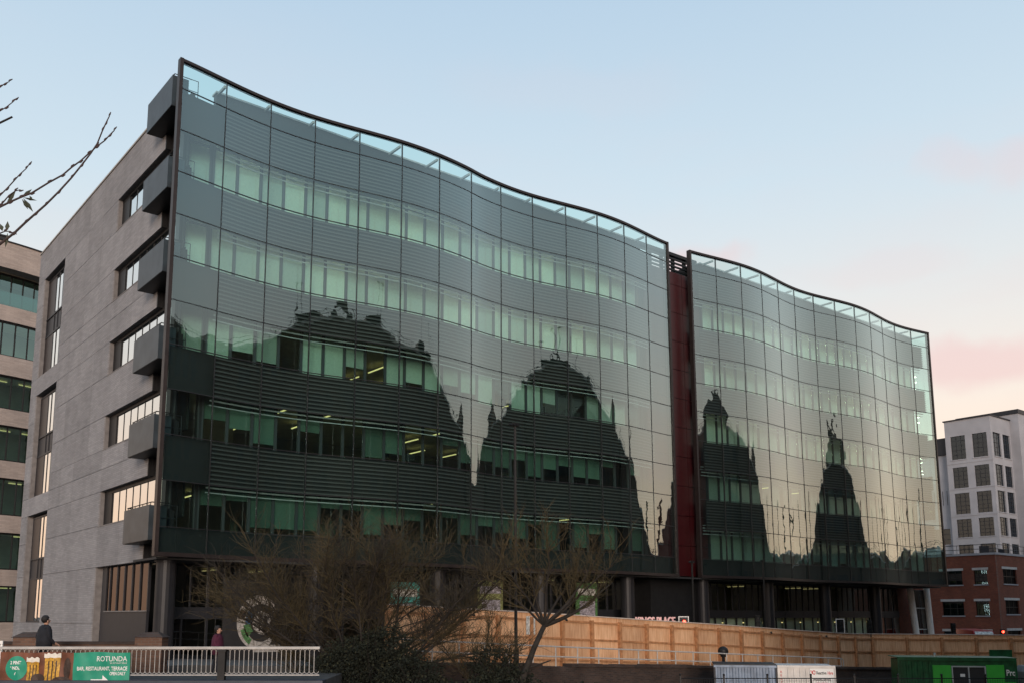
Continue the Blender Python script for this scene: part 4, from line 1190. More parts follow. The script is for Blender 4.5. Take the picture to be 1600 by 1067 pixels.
def blob(pts, n=1):
    m = MB(); c = (sum(p[0] for p in pts) / len(pts), 0, sum(p[1] for p in pts) / len(pts))
    vs = [c] + [(p[0], 0, p[1]) for p in pts]; m.add(vs, [(0, i, i % len(pts) + 1) for i in range(1, len(pts) + 1)]); return m
circ = [(-5.72 + 0.30 * math.cos(R(a)), 0.31 + 0.335 * math.sin(R(a))) for a in range(0, 360, 15)]
follow(blob(circ), 0.012, 'round_sticker', 'banner_green')
def mug(cx, zt, w_, h_):
    def rect(x0, x1, z0, z1, nx=6, nz=6):
        m = MB()
        for i in range(nx + 1):
            for j in range(nz + 1): m.v.append((x0 + (x1 - x0) * i / nx, 0, z0 + (z1 - z0) * j / nz))
        for i in range(nx):
            for j in range(nz): a = i * (nz + 1) + j; m.f.append((a, a + nz + 1, a + nz + 2, a + 1))
        return m
    follow(rect(cx - w_ / 2, cx + w_ / 2, zt - h_, zt - 0.1), 0.012, 'printed_glass', 'beer')
    m = rect(cx - w_ / 2 - 0.02, cx + w_ / 2 + 0.02, zt - 0.12, zt, 8, 3)
    m.v = [(x, y, z + (0.025 * math.sin(x * 40) if z > zt - 0.03 else 0.01 * math.sin(x * 30))) for x, y, z in m.v]
    follow(m, 0.018, 'printed_foam', 'foam')
    for k in range(3):
        follow(rect(cx - w_ * 0.28 + k * w_ * 0.25, cx - w_ * 0.2 + k * w_ * 0.25, zt - h_ + 0.08, zt - 0.2, 1, 5), 0.016, 'printed_shine', 'shade_brown')
mug(-5.26, 0.60, 0.33, 0.85); mug(-4.72, 0.715, 0.42, 0.95)
follow(blob([(-5.1 + 0.2 * math.cos(R(a)), 0.02 + 0.14 * math.sin(R(a))) for a in range(0, 360, 30)]), 0.021, 'printed_shadow', 'shade_brown')
follow(blob([(-4.45 + 0.25 * math.cos(R(a)), -0.02 + 0.1 * math.sin(R(a))) for a in range(0, 360, 30)]), 0.021, 'printed_shadow', 'shade_brown')
follow(blob([(-4.30 + 0.10 * math.cos(R(a)), 0.3 + 0.3 * math.sin(R(a))) for a in range(0, 360, 30)]), 0.021, 'printed_shadow', 'shade_brown')
def btext(t, size, x, z, al='LEFT', bold=0.0, sq=1.0):
    o = text_part(t, size, 'white_print', BN, x, 0, z, align=al, bold=bold, squash=sq, depth=0.0)
    for v in o.data.vertices:
        v.co.y = by(v.co.x + x, v.co.z + z) - 0.014
    return o
btext('ROTUNDA', 0.20, -2.64, 0.50, 'RIGHT', 0.001, 0.86)
btext('BAR, RESTAURANT, TERRACE', 0.056, -2.64, 0.43, 'RIGHT', 0.0, 0.62)
btext('BAR, RESTAURANT, TERRACE', 0.145, -2.62, 0.25, 'RIGHT', 0.003, 0.73)
btext('OPEN DAILY', 0.125, -2.66, 0.12, 'RIGHT', 0.003, 0.62)
for t, z in (('2 PINTS', 0.42), ('UNDER', 0.27), ('£8', 0.11)): btext(t, 0.125, -5.72, z, 'CENTER', 0.004, 0.8)
ar = [(-3.62, -0.01), (-3.30, -0.01), (-3.30, 0.10), (-3.08, -0.075), (-3.30, -0.24), (-3.30, -0.11), (-3.62, -0.11)]
m = MB(); m.add([(x, 0, z + 0.015) for x, z in ar], [(0, 6, 5, 1), (2, 1, 5, 4), (2, 4, 3)]); m.f = [tuple(reversed(f)) for f in m.f]
follow(m, 0.015, 'arrow', 'white_print')
for x in (-6.18, -5.2, -4.2, -3.3, -2.58):
    q = MB(); q.tube([(x, by(x, 0.74) - 0.005, bt(x) - 0.02), (x, -0.04, 0.80), (x, 0.0, 0.78)], 0.006, 4); q.build('cable_tie', 'black_print', BN)
# brick towpath wall with capped piers behind the railing
BW = thing('brick_wall', 'low brown brick wall with capped piers behind the bridge railing', 'wall', (-2.35, -13.25, 0), YAW)
BW['_o'] = (0, 0, 0); BW['_rot'] = 1
y0 = 3.45
m = MB(); m.box(-10, -2.9, y0, y0 + 0.33, -1.2, 0.86); m.build('brickwork', 'wall_brick', BW)
m = MB(); m.box(-10, -2.9, y0 - 0.04, y0 + 0.37, 0.861, 0.95); m.build('coping', 'dark_brick', BW)
for a in (-7.58, -3.7):
    q = MB(); q.box(a, a + 0.86, y0 - 0.12, y0 + 0.5, -1.2, 1.08); q.build('pier', 'wall_brick', BW)
    q = MB(); q.hexa([(a - 0.05, y0 - 0.17, 1.081), (a + 0.91, y0 - 0.17, 1.081), (a + 0.91, y0 + 0.55, 1.081), (a - 0.05, y0 + 0.55, 1.081)], [(a + 0.2, y0 + 0.1, 1.24), (a + 0.66, y0 + 0.1, 1.24), (a + 0.66, y0 + 0.3, 1.24), (a + 0.2, y0 + 0.3, 1.24)]); q.build('pier_cap', 'dark_brick', BW)
WBN = thing('garden_bench', 'small white slatted seat top showing above the railing at the left edge', 'bench', (*c2w(-14.75, 28.6), 0), YAW)
WBN['_o'] = (0, 0, 0); WBN['_rot'] = 1
for z in (0.62, 0.78, 0.93):
    q = MB(); q.box(-0.6, 0.42, 0, 0.03, z, z + 0.09); q.build('slat', 'white_paint', WBN)
q = MB(); q.box(-0.3, 0.1, -0.02, 0.0, 0.95, 1.10); q.build('crest_rail', 'white_paint', WBN)
for a in (-0.55, 0.34):
    q = MB(); q.box(a, a + 0.06, -0.45, 0.05, 0.40, 0.46); q.box(a, a + 0.06, 0.031, 0.08, 0, 1.02); q.box(a, a + 0.06, -0.45, -0.39, 0, 0.40); q.build('leg', 'white_paint', WBN)
q = MB(); q.box(-0.6, 0.42, -0.46, 0.02, 0.461, 0.5); q.build('seat', 'white_paint', WBN)

# ------------------------------------------------------------------ two walkers on the bridge
mat('skin', (0.42, 0.24, 0.17), 0.6, var=0.05)
mat('coat_black', (0.012, 0.013, 0.018), 0.85, var=0.3, scale=6)
mat('coat_plum', (0.062, 0.010, 0.028), 0.85, var=0.3, scale=6)
mat('trouser', (0.015, 0.016, 0.022), 0.9, var=0.2)
mat('hair_dark', (0.012, 0.010, 0.010), 0.7, var=0.2)
mat('shoe', (0.01, 0.01, 0.01), 0.5)
def person(label, loc, rz, height, coat, held=None):
    k = height / 1.75
    J = {'pelvis': (0, 0, .95), 'waist': (0, 0, 1.10), 'chest': (0, .01, 1.30), 'uchest': (0, 0, 1.42), 'neck': (0, -.01, 1.50), 'head0': (0, -.03, 1.57), 'head1': (0, -.035, 1.64), 'head2': (0, -.02, 1.70)}
    E_ = [('pelvis', 'waist'), ('waist', 'chest'), ('chest', 'uchest'), ('uchest', 'neck'), ('neck', 'head0'), ('head0', 'head1'), ('head1', 'head2')]
    RAD = {'pelvis': (.17, .13), 'waist': (.165, .125), 'chest': (.185, .14), 'uchest': (.15, .11), 'neck': (.055, .055), 'head0': (.066, .08), 'head1': (.078, .098), 'head2': (.055, .07)}
    for s, sw in ((-1, 0.22), (1, -0.22)):
        n = 'l' if s < 0 else 'r'
        J.update({n + 'sh': (s * .19, 0, 1.42), n + 'el': (s * .25, .05 - sw * .25, 1.15), n + 'wr': (s * .21, -.14 - sw * .3, .98), n + 'ha': (s * .19, -.21 - sw * .3, .95),
                  n + 'hip': (s * .10, 0, .88), n + 'kn': (s * .10, -sw * .55, .50), n + 'an': (s * .10, -sw * .55 + .09 + abs(sw) * .2, .09), n + 'to': (s * .10, -sw * .55 - .12 + abs(sw) * .2, .045)})
        E_ += [('uchest', n + 'sh'), (n + 'sh', n + 'el'), (n + 'el', n + 'wr'), (n + 'wr', n + 'ha'), ('pelvis', n + 'hip'), (n + 'hip', n + 'kn'), (n + 'kn', n + 'an'), (n + 'an', n + 'to')]
        RAD.update({n + 'sh': (.085, .085), n + 'el': (.062, .062), n + 'wr': (.045, .045), n + 'ha': (.032, .042), n + 'hip': (.105, .11), n + 'kn': (.07, .075), n + 'an': (.05, .055), n + 'to': (.045, .04)})
        for fi in range(4):
            a = n + 'f%d' % fi; b = a + 'b'
            J[a] = (s * (.165 + .017 * fi), -.27 - sw * .3 - (0.01 if fi in (1, 2) else 0), .935); J[b] = (s * (.16 + .017 * fi), -.295 - sw * .3, .90)
            E_ += [(n + 'ha', a), (a, b)]; RAD[a] = (.009, .009); RAD[b] = (.008, .008)
        a = n + 'th'; J[a] = (s * .15, -.23 - sw * .3, .965); E_.append((n + 'ha', a)); RAD[a] = (.010, .010)
    names = list(J); idx = {q: i for i, q in enumerate(names)}
    me = bpy.data.meshes.new('body')
    me.from_pydata([tuple(c * k for c in J[q]) for q in names], [(idx[a], idx[b]) for a, b in E_], [])
    tmp = bpy.data.objects.new('tmp', me); COL.objects.link(tmp)
    md = tmp.modifiers.new('s', 'SKIN')
    sv_ = me.skin_vertices[0].data
    for q, i in idx.items(): sv_[i].radius = tuple(c * k for c in RAD[q]); sv_[i].use_root = q == 'pelvis'
    sb = tmp.modifiers.new('u', 'SUBSURF'); sb.levels = 2; sb.render_levels = 2
    dg = bpy.context.evaluated_depsgraph_get()
    nm = bpy.data.meshes.new_from_object(tmp.evaluated_get(dg)); nm.name = 'body'
    bpy.data.objects.remove(tmp)
    P_ = thing('person', label, 'person', loc, rz); P_['_o'] = (0, 0, 0); P_['_rot'] = 1
    nm.materials.clear()
    for q in ('skin', coat, 'trouser', 'shoe'): nm.materials.append(MATS[q])
    for f in nm.polygons:
        c = f.center / k; f.use_smooth = True
        hand = c.y < -.155 and .86 < c.z < 1.02 and abs(c.x) > .12
        f.material_index = 0 if (c.z > 1.52 or (hand and c.y < -.2)) else (1 if c.z > .82 else (3 if c.z < .09 else 2))
    link('body', nm, P_)
    h = MB(); h.ball((0, .012 * k, 1.675 * k), .118 * k, 14, 10, (.88, 1.02, 1.0))
    h.v = [v for v in h.v]
    hm = h.mesh('hair', 'hair_dark', smooth=True)
    for v in hm.vertices:
        if v.co.y < -.04 * k and v.co.z < 1.69 * k: v.co.y = -.035 * k
    link('hair', hm, P_)
    f = MB(); f.ball((0, -.132 * k, 1.605 * k), .016 * k, 8, 6, (.8, 1.2, 1.3)); f.build('nose', 'skin', P_, smooth=True)
    for s in (-1, 1):
        f = MB(); f.ball((s * .092 * k, -.02 * k, 1.61 * k), .026 * k, 8, 6, (.45, .8, 1.2)); f.build('ear', 'skin', P_, smooth=True)
        f = MB(); f.ball((s * .034 * k, -.118 * k, 1.635 * k), .011 * k, 8, 6); f.build('eye', 'hair_dark', P_, smooth=True)
    f = MB(); f.ball((0, -.118 * k, 1.565 * k), .02 * k, 8, 6, (1.1, .5, .35)); f.build('mouth', 'maroon', P_, smooth=True)
    # open jacket hem and collar
    c = MB(); n = 20; o = 0
    for z, rx, ry in ((1.50, .085, .085), (1.45, .17, .12), (1.36, .25, .16), (1.10, .26, .19), (.80, .265, .20)):
        for i in range(n): t = 2 * math.pi * i / n; c.v.append((rx * k * math.cos(t), ry * k * math.sin(t), z * k))
    for j in range(4):
        for i in range(n): a = j * n + i; b = j * n + (i + 1) % n; c.f.append((a, b, b + n, a + n))
    cm_ = c.build('jacket', coat, P_, smooth=True, local=True)
    md = cm_.modifiers.new('t', 'SOLIDIFY'); md.thickness = .012 * k
    return P_
person('person in a dark jacket walking behind the bridge railing, seen from behind', (*c2w(-13.0, 28.4), -0.06), YAW + R(140), 1.80, 'coat_black')
person('person in a plum coat walking right behind the bridge railing', (*c2w(-8.45, 30.6), -0.20), YAW + R(82), 1.62, 'coat_plum')

# ------------------------------------------------------------------ posters, mural, lettering under the glass
mat('poster_dark', (0.022, 0.021, 0.022), 0.6, var=0.2)
mat('mural_pale', (0.40, 0.37, 0.34), 0.7, var=0.35, scale=6)
mat('mural_blue', (0.04, 0.13, 0.25), 0.7, var=0.4, scale=6)
mat('mural_green', (0.07, 0.17, 0.06), 0.7, var=0.5, scale=8)
MU = thing('mural_board', 'dark poster board with a large pale spiral ring beside the columns', 'poster', (5.6, 2.3, -0.2))
m = MB(); m.box(4.2, 7.4, 2.30, 2.40, -0.3, 3.4); m.build('board', 'poster_dark', MU)
def ring(cx, cz, r0, r1, a0, a1, y, rx=1.0, n=40):
    m = MB()
    for i in range(n + 1):
        t = R(a0 + (a1 - a0) * i / n); f = i / n
        ra, rb_ = (r0(f), r1(f)) if callable(r0) else (r0, r1)
        m.v += [(cx + ra * rx * math.cos(t), y, cz + ra * math.sin(t)), (cx + rb_ * rx * math.cos(t), y, cz + rb_ * math.sin(t))]
    for i in range(n): a = 2 * i; m.f.append((a, a + 1, a + 3, a + 2))
    return m
ring(6.05, 1.45, lambda f: 0.86 + 0.02 * f, lambda f: 1.02 + 0.33 * math.sin(f * math.pi) ** 0.6, 35, 312, 2.292, 0.88).build('outer_ring', 'mural_pale', MU)
ring(6.15, 1.45, 0.0, 0.54, 0, 360, 2.290, 0.95).build('inner_disc', 'mural_pale', MU)
ring(6.05, 1.45, 0.55, 0.88, 138, 185, 2.288, 0.88).build('blue_patch', 'mural_blue', MU)
ring(6.05, 1.45, 0.58, 0.98, 186, 222, 2.288, 0.88).build('green_patch', 'mural_green', MU)
ring(6.05, 1.45, 0.90, 1.18, 196, 238, 2.288, 0.88).build('green_patch', 'mural_green', MU)
ring(6.05, 1.45, 0.94, 1.30, 150, 172, 2.288, 0.88).build('brown_patch', 'shade_brown', MU)
m = MB(); m.box(5.95, 6.03, 2.284, 2.288, 1.05, 1.6); m.box(6.2, 6.36, 2.284, 2.288, 1.3, 1.75); m.box(6.12, 6.3, 2.284, 2.288, 1.02, 1.3); m.build('dark_figures', 'shade_brown', MU)
m = MB(); m.box(5.7, 7.05, 2.286, 2.289, 0.10, 0.42); m.build('pale_foot', 'mural_pale', MU)
mat('poster_teal', (0.06, 0.30, 0.28), 0.6, var=0.3, scale=7)
mat('poster_olive', (0.22, 0.24, 0.10), 0.6, var=0.5, scale=8)
mat('poster_grey', (0.30, 0.28, 0.32), 0.6, var=0.6, scale=9)
for (xa, xb, z0, z1, top, base, lab) in ((13.3, 15.1, 0.9, 3.5, 'poster_white', 'poster_teal', 'white and teal poster in the window behind the big bush'),
                                       (19.0, 20.8, 1.0, 3.75, 'poster_grey', 'poster_olive', 'olive poster with grey band in the window above the hoarding'),
                                       (26.5, 28.3, 0.8, 3.75, 'poster_white', 'mural_green', 'green poster with white heading in the window above the hoarding')):
    T = thing('window_poster', lab, 'poster', (xa, 2.4, z0), group='posters in the ground floor windows')
    m = MB(); m.box(xa, xb, 2.46, 2.5, z0, z1); m.build('sheet', base, T)
    m = MB(); m.box(xa + 0.15, xb - 0.15, 2.452, 2.459, z1 - 0.75, z1 - 0.35); m.build('heading', top, T)
    m = MB(); m.box(xa + 0.3, xb - 0.2, 2.452, 2.459, z0 + 0.4, z1 - 1.1); m.build('picture', 'poster_grey', T)
SG = thing('building_sign', 'red and white KINGS PLACE letters on the ground floor above the hoarding', 'sign', (27.2, -1.5, 1.2))
mat('sign_letter', (0.75, 0.55, 0.52), 0.5, var=0.05, emit=(1.0, 0.35, 0.3), estr=0.25)
m = MB(); m.box(27.2, 31.2, -1.38, -1.30, 0.8, 1.12); m.build('sign_rail', 'black_metal', SG)
text_part('KINGS PLACE', 0.72, 'sign_letter', SG, 27.45, -1.42, 1.20, depth=0.03, squash=0.80, bold=0.01)
for a in (27.0, 30.2):
    m = MB(); m.box(a, a + 0.08, -1.36, -1.30, -1.2, 0.8); m.build('leg', 'black_metal', SG)

# ------------------------------------------------------------------ street lamps and signals
def lamp(label, x, y, z0, h, arm=0.0):
    T = thing('street_lamp', label, 'street lamp', (x, y, z0), group='street lamps')
    m = MB(); m.tube([(x, y, z0), (x, y, z0 + h * 0.25), (x, y, z0 + h)], [0.075, 0.06, 0.05], 8); m.cyl(x, y, z0, z0 + 0.9, 0.11, 10); m.build('pole', 'black_metal', T)
    m = MB(); m.box(x - 0.10, x + 0.14, y - 0.11, y + 0.11, z0 + h - 0.02, z0 + h + 0.10); m.tube([(x - 0.3, y, z0 + h + 0.02), (x + 0.2, y, z0 + h + 0.02)], 0.03, 6); m.build('lantern', 'black_metal', T)
x_, y_ = c2w(1.31, 36)
lamp('tall slim black street lamp in front of the middle of the glass', x_, y_, -0.4, 9.5)
lamp('short street lamp in front of the maroon strip', 31.2, -2.6, -1.2, 6.1)
lamp('short street lamp in front of the second glass wave', 38.2, -2.6, -1.5, 6.7)
mat('red_lamp', (0.8, 0.05, 0.03), 0.4, emit=(1.0, 0.06, 0.03), estr=9.0)
mat('lens_off', (0.02, 0.02, 0.02), 0.3)
def signal(label, x, y, z0, zt, lit, back=True):
    T = thing('traffic_light', label, 'traffic light', (x, y, z0), YAW, group='traffic lights')
    T['_o'] = (0, 0, 0); T['_rot'] = 1
    h = zt - z0
    m = MB(); m.cyl(0, 0.12, 0, h - 0.9, 0.055, 8); m.build('pole', 'black_metal', T)
    m = MB(); m.box(-0.15, 0.15, 0, 0.22, h - 1.0, h); m.build('housing', 'black_metal', T)
    for k in range(3):
        q = MB(); q.tube([(0, 0.0, h - 0.18 - k * 0.32), (0, -0.02, h - 0.18 - k * 0.32)], 0.10, 12); q.build('lens', 'red_lamp' if (lit and k == 0) else 'lens_off', T)
        q = MB(); q.tube([(-0.12, -0.1, h - 0.2 - k * 0.32), (-0.08, -0.1, h - 0.08 - k * 0.32), (0.08, -0.1, h - 0.08 - k * 0.32), (0.12, -0.1, h - 0.2 - k * 0.32)], 0.02, 4); q.build('visor', 'black_metal', T)
    if back:
        q = MB()
        for a, b, c_, d_ in ((-0.30, -0.25, -1.12, 0.12), (0.25, 0.30, -1.12, 0.12), (-0.25, 0.25, 0.07, 0.12)): q.box(a, b, 0.09, 0.12, h + c_, h + d_)
        q.box(-0.25, 0.25, 0.10, 0.115, h - 1.12, h + 0.07)
        q.build('backing_board', 'bracket_grey' if False else 'white_paint', T)
        q = MB(); q.box(-0.245, 0.245, 0.085, 0.099, h - 1.1, h + 0.065); q.build('board_face', 'black_metal', T)
signal('red traffic light with white edged board above the hoarding', 29.6, -3.2, -1.2, 1.62, True)
signal('traffic light without board below the third lamp', 37.0, -2.9, -1.3, 1.8, False, False)
signal('traffic light with white edged board near the hoarding bend', 46.8, -2.6, -1.6, 1.45, False)
signal('traffic light right of the white edged one near the hoarding bend', 48.1, -2.0, -1.6, 1.35, False, False)
signal('traffic light at the far column beside the entrance struts', 51.6, -2.0, -1.6, 1.45, False, False)
x_, y_ = c2w(41.6, 76.0)
signal('red traffic light in front of the red brick house', x_, y_, -1.8, 0.70, True, False)
x_, y_ = c2w(37.2, 75.0)
signal('dark traffic light left of the red one by the brick house', x_, y_, -1.8, 1.2, False, False)
# small red car glimpsed over the hoarding
mat('car_red', (0.30, 0.012, 0.012), 0.3, 0.1, var=0)
mat('head_lamp', (0.9, 0.9, 0.9), 0.3, emit=(1.0, 0.75, 0.65), estr=6.0)
CR = yard('red_van', 'red van roof showing over the hoarding by the brick house', 'van', 42.4, 79.0, z=-1.81)
def hull(m, secs):
    n = len(secs[0]); o = len(m.v)
    for sct in secs: m.v += sct
    for i in range(len(secs) - 1):
        for k_ in range(n):
            k2 = (k_ + 1) % n; m.f.append((o + i * n + k_, o + i * n + k2, o + (i + 1) * n + k2, o + (i + 1) * n + k_))
    m.f.append(tuple(o + k_ for k_ in range(n))[::-1]); b = o + (len(secs) - 1) * n; m.f.append(tuple(b + k_ for k_ in range(n)))
def sec(y, w, z0, z1): return [(-w, y, z0), (w, y, z0), (w * 1.02, y, (z0 + z1) / 2), (w * 0.93, y, z1), (-w * 0.93, y, z1), (-w * 1.02, y, (z0 + z1) / 2)]
m = MB(); hull(m, [sec(0, .80, .35, .95), sec(.2, .88, .28, 1.15), sec(.9, .92, .25, 1.35), sec(1.6, .92, .25, 2.35), sec(4.4, .92, .25, 2.48), sec(4.7, .88, .3, 2.3)]); m.build('body', 'car_red', CR)
m = MB(); m.quad((-.80, .90, 1.42), (.80, .90, 1.42), (.76, 1.55, 2.26), (-.76, 1.55, 2.26)); m.v = [(x, y - .03, z + .02) for x, y, z in m.v]; m.build('windscreen', 'poster_white', CR)
for s_, mm in ((-1, 'white_paint'), (1, 'white_paint')):
    q = MB(); q.ball((s_ * .58, .12, .72), .11, 10, 6, (1.2, .6, .8)); q.build('headlight', mm, CR, smooth=True)
    for y in (.75, 3.2):
        q = MB(); q.tube([(s_ * .88, y, .30), (s_ * .68, y, .30)], .30, 14); q.build('wheel', 'lens_off', CR)

# ------------------------------------------------------------------ trees and shrubs
mat('twig', (0.056, 0.042, 0.019), 0.85, var=0.35, scale=1.2)
mat('twig_dark', (0.026, 0.021, 0.016), 0.9, var=0.3)
mat('bark', (0.024, 0.020, 0.017), 0.9, var=0.4, scale=5, bump=0.6, bscale=25)
mat('ivy', (0.010, 0.013, 0.007), 0.9, var=0.5, scale=6)
mat('ivy_light', (0.030, 0.030, 0.014), 0.9, var=0.4, scale=6)
rnd = random.Random(21)
def wander(p, d, ln, n, wob, up=0.0, gravity=0.0):
    pts = [p.copy()]; d = d.normalized()
    for i in range(n):
        d = (d + Vector((rnd.uniform(-wob, wob), rnd.uniform(-wob, wob), rnd.uniform(-wob, wob) + up - gravity * i / n))).normalized()
        pts.append(pts[-1] + d * (ln / n))
    return pts
def taper(r0, r1, n): return [r0 + (r1 - r0) * i / (n - 1) for i in range(n)]
def sprays(mb, pts, count, l0, l1, up, wob, r=0.008, sides=3, lo=0.25, side2=0.5, curl=0.15):
    n = len(pts)
    for i in range(count):
        f = rnd.uniform(lo, 1.0) * (n - 1); a = int(min(f, n - 2)); p = pts[a].lerp(pts[a + 1], f - a)
        d = (pts[a + 1] - pts[a]).normalized()
        sd_ = Vector((rnd.uniform(-1, 1), rnd.uniform(-1, 1), rnd.uniform(-.3, 1)))
        t = wander(p, d * 0.4 + sd_ * side2 + Vector((0, 0, up)), rnd.uniform(l0, l1), 5, wob, up * curl)
        mb.tube(t, taper(r, r * 0.3, 6), sides, cap=False)
        if rnd.random() < 0.7:
            for q in range(rnd.randint(1, 3)):
                k_ = rnd.randint(1, 4)
                t2 = wander(t[k_], (t[k_ + 1] - t[k_]) + Vector((rnd.uniform(-1, 1), rnd.uniform(-1, 1), rnd.uniform(-.2, .8))) * 0.3, rnd.uniform(l0, l1) * 0.45, 3, wob, up * curl)
                mb.tube(t2, taper(r * 0.6, r * 0.25, 4), sides, cap=False)
def leaf_cloud(mb, centre, rad, count, size, hole=0.3):
    c = Vector(centre)
    for i in range(count):
        v = Vector((rnd.gauss(0, 1), rnd.gauss(0, 1), rnd.gauss(0, 1))).normalized()
        rr = rnd.uniform(hole, 1.0) ** 0.5
        bump_ = 1 + 0.25 * math.sin(v.x * 5 + centre[0]) * math.sin(v.y * 4 + v.z * 6)
        p = c + Vector((v.x * rad[0], v.y * rad[1], v.z * rad[2])) * rr * bump_
        a = Vector((rnd.uniform(-1, 1), rnd.uniform(-1, 1), rnd.uniform(-1, 1))).normalized() * size * rnd.uniform(.5, 1.2)
        b = a.cross(Vector((rnd.uniform(-1, 1), rnd.uniform(-1, 1), rnd.uniform(-1, 1)))).normalized() * size * rnd.uniform(.3, .8)
        mb.add([p - a, p + b * 0.9 - a * 0.2, p + a, p - b * 0.9 - a * 0.2], [(0, 1, 2, 3)])
# big pollard bush
bx0, by0 = c2w(-4.0, 32.5)
T1 = thing('bare_bush', 'big bare bush of fine brown twigs in front of the building', 'tree', (bx0, by0, -0.6))
base = Vector((bx0, by0, -0.7)); rt = Vector((RIGHT.x, RIGHT.y, 0)); fw = Vector((FWD.x, FWD.y, 0))
trunk = MB(); limbs = []
for i in range(24):
    a = -1 + 2 * (i + rnd.random()) / 24; b = rnd.uniform(-.6, .6)
    st = base + rt * a * 0.7 + fw * b * 0.6
    d = rt * (a * 1.35) + fw * b + Vector((0, 0, rnd.uniform(.75, 1.5)))
    pts = wander(st, d, rnd.uniform(4.4, 6.5), 9, 0.17, 0.0, 0.02)
    trunk.tube(pts, taper(rnd.uniform(.04, .075), .013, 10), 6); limbs.append(pts)
trunk.build('trunk', 'bark', T1, smooth=True)
cr1 = MB(); cr2 = MB()
for i, pts in enumerate(limbs):
    sprays(cr1 if i % 3 else cr2, pts, 112, 0.6, 1.7, 0.18, 0.46, 0.0085, lo=0.36, side2=0.95)
    sub = []
    for q in range(4):
        k_ = rnd.randint(4, 7)
        s2 = wander(pts[k_], (pts[k_ + 1] - pts[k_]).normalized() + rt * rnd.uniform(-1, 1) + fw * rnd.uniform(-.6, .6), rnd.uniform(1.2, 2.2), 6, 0.2, 0.0, 0.05)
        cr2.tube(s2, taper(.02, .008, 7), 4, cap=False); sub.append(s2)
    for s2 in sub: sprays(cr1, s2, 11, 0.5, 1.2, 0.18, 0.46, 0.0095, lo=0.2)
for i in range(16):   # long low arching switches on both flanks
    sgn = -1 if i % 2 else 1
    st = base + rt * sgn * rnd.uniform(0.3, 1.0) + Vector((0, 0, rnd.uniform(.8, 2.4)))
    pts = wander(st, rt * sgn * rnd.uniform(.6, 1.2) + fw * rnd.uniform(-.4, .4) + Vector((0, 0, rnd.uniform(.2, .8))), rnd.uniform(2.0, 3.8), 8, 0.12, 0, 0.12)
    cr2.tube(pts, taper(.022, .007, 9), 4, cap=False); sprays(cr2, pts, 12, .4, 1.1, 0.05, 0.34, 0.009)
cr1.build('crown', 'twig', T1); cr2.build('crown', 'twig_dark', T1)
# small tree with a leaning trunk in front of the hoarding
tx, ty = c2w(1.2, 31.0)
T2 = thing('bare_tree', 'small bare tree with forked leaning trunk in front of the hoarding', 'tree', (tx, ty, -0.8))
tb = Vector((tx, ty, -0.9)); fork = tb + rt * 0.85 + Vector((0, 0, 2.35))
tr = MB(); tr.tube([tb - Vector((0, 0, .2)), tb + rt * .15 + Vector((0, 0, .7)), tb + rt * .5 + Vector((0, 0, 1.6)), fork], [.125, .11, .09, .075], 8)
c1 = MB(); lims = []
for d, l, r0 in (((1.0, .1, .30), 3.0, .085), ((.75, -.2, .85), 3.1, .07), ((.1, .1, 1.0), 2.9, .06), ((-.25, .2, 1.0), 2.8, .055), ((-.8, .1, .75), 2.6, .05), ((.45, .3, 1.1), 3.0, .05), ((.95, .2, .60), 3.3, .05), ((-.5, -.2, 1.1), 2.9, .045)):
    pts = wander(fork, rt * d[0] + fw * d[1] + Vector((0, 0, d[2])), l, 8, 0.16, 0.02)
    tr.tube(pts, taper(r0, .012, 9), 6); lims.append(pts)
for pts in ((tb + rt * .3 + Vector((0, 0, 1.0)), rt * 1.0 + Vector((0, 0, .15)), .8),):
    q = wander(pts[0], pts[1], pts[2], 5, .1); tr.tube(q, taper(.035, .02, 6), 5)
tr.build('trunk', 'bark', T2, smooth=True)
for pts in lims:
    sprays(c1, pts, 34, .5, 1.4, .12, .46, .0085, lo=.3, side2=.9)
    for q in range(5):
        k_ = rnd.randint(2, 7); s2 = wander(pts[k_], (pts[k_ + 1] - pts[k_]).normalized() + rt * rnd.uniform(-1, 1) + fw * rnd.uniform(-.6, .6) + Vector((0, 0, .3)), rnd.uniform(.9, 1.9), 6, .25, .03)
        c1.tube(s2, taper(.018, .006, 7), 4, cap=False); sprays(c1, s2, 10, .35, .9, .1, .34, .009)
c1.build('crown', 'twig', T2)
# thin shrub between the two, rising before the hoarding
for (cx, cy, lab, n, hh) in ((-0.1, 32.2, 'thin bare shrub between the big bush and the small tree', 6, 3.0), (-5.9, 32.5, 'thin twiggy shrub left of the big bush', 5, 2.6)):
    x_, y_ = c2w(cx, cy); T = thing('bare_shrub', lab, 'shrub', (x_, y_, -0.8), group='bare shrubs by the retaining wall')
    m = MB(); b0 = Vector((x_, y_, -0.9)); tw = MB()
    for i in range(n):
        pts = wander(b0, rt * rnd.uniform(-.8, .8) + fw * rnd.uniform(-.5, .5) + Vector((0, 0, 1)), rnd.uniform(.7, 1.0) * hh, 8, .16)
        m.tube(pts, taper(.03, .01, 9), 5); sprays(tw, pts, 34, .4, 1.3, .15, .33, .009, lo=.25)
    m.build('stems', 'bark', T); tw.build('crown', 'twig', T)
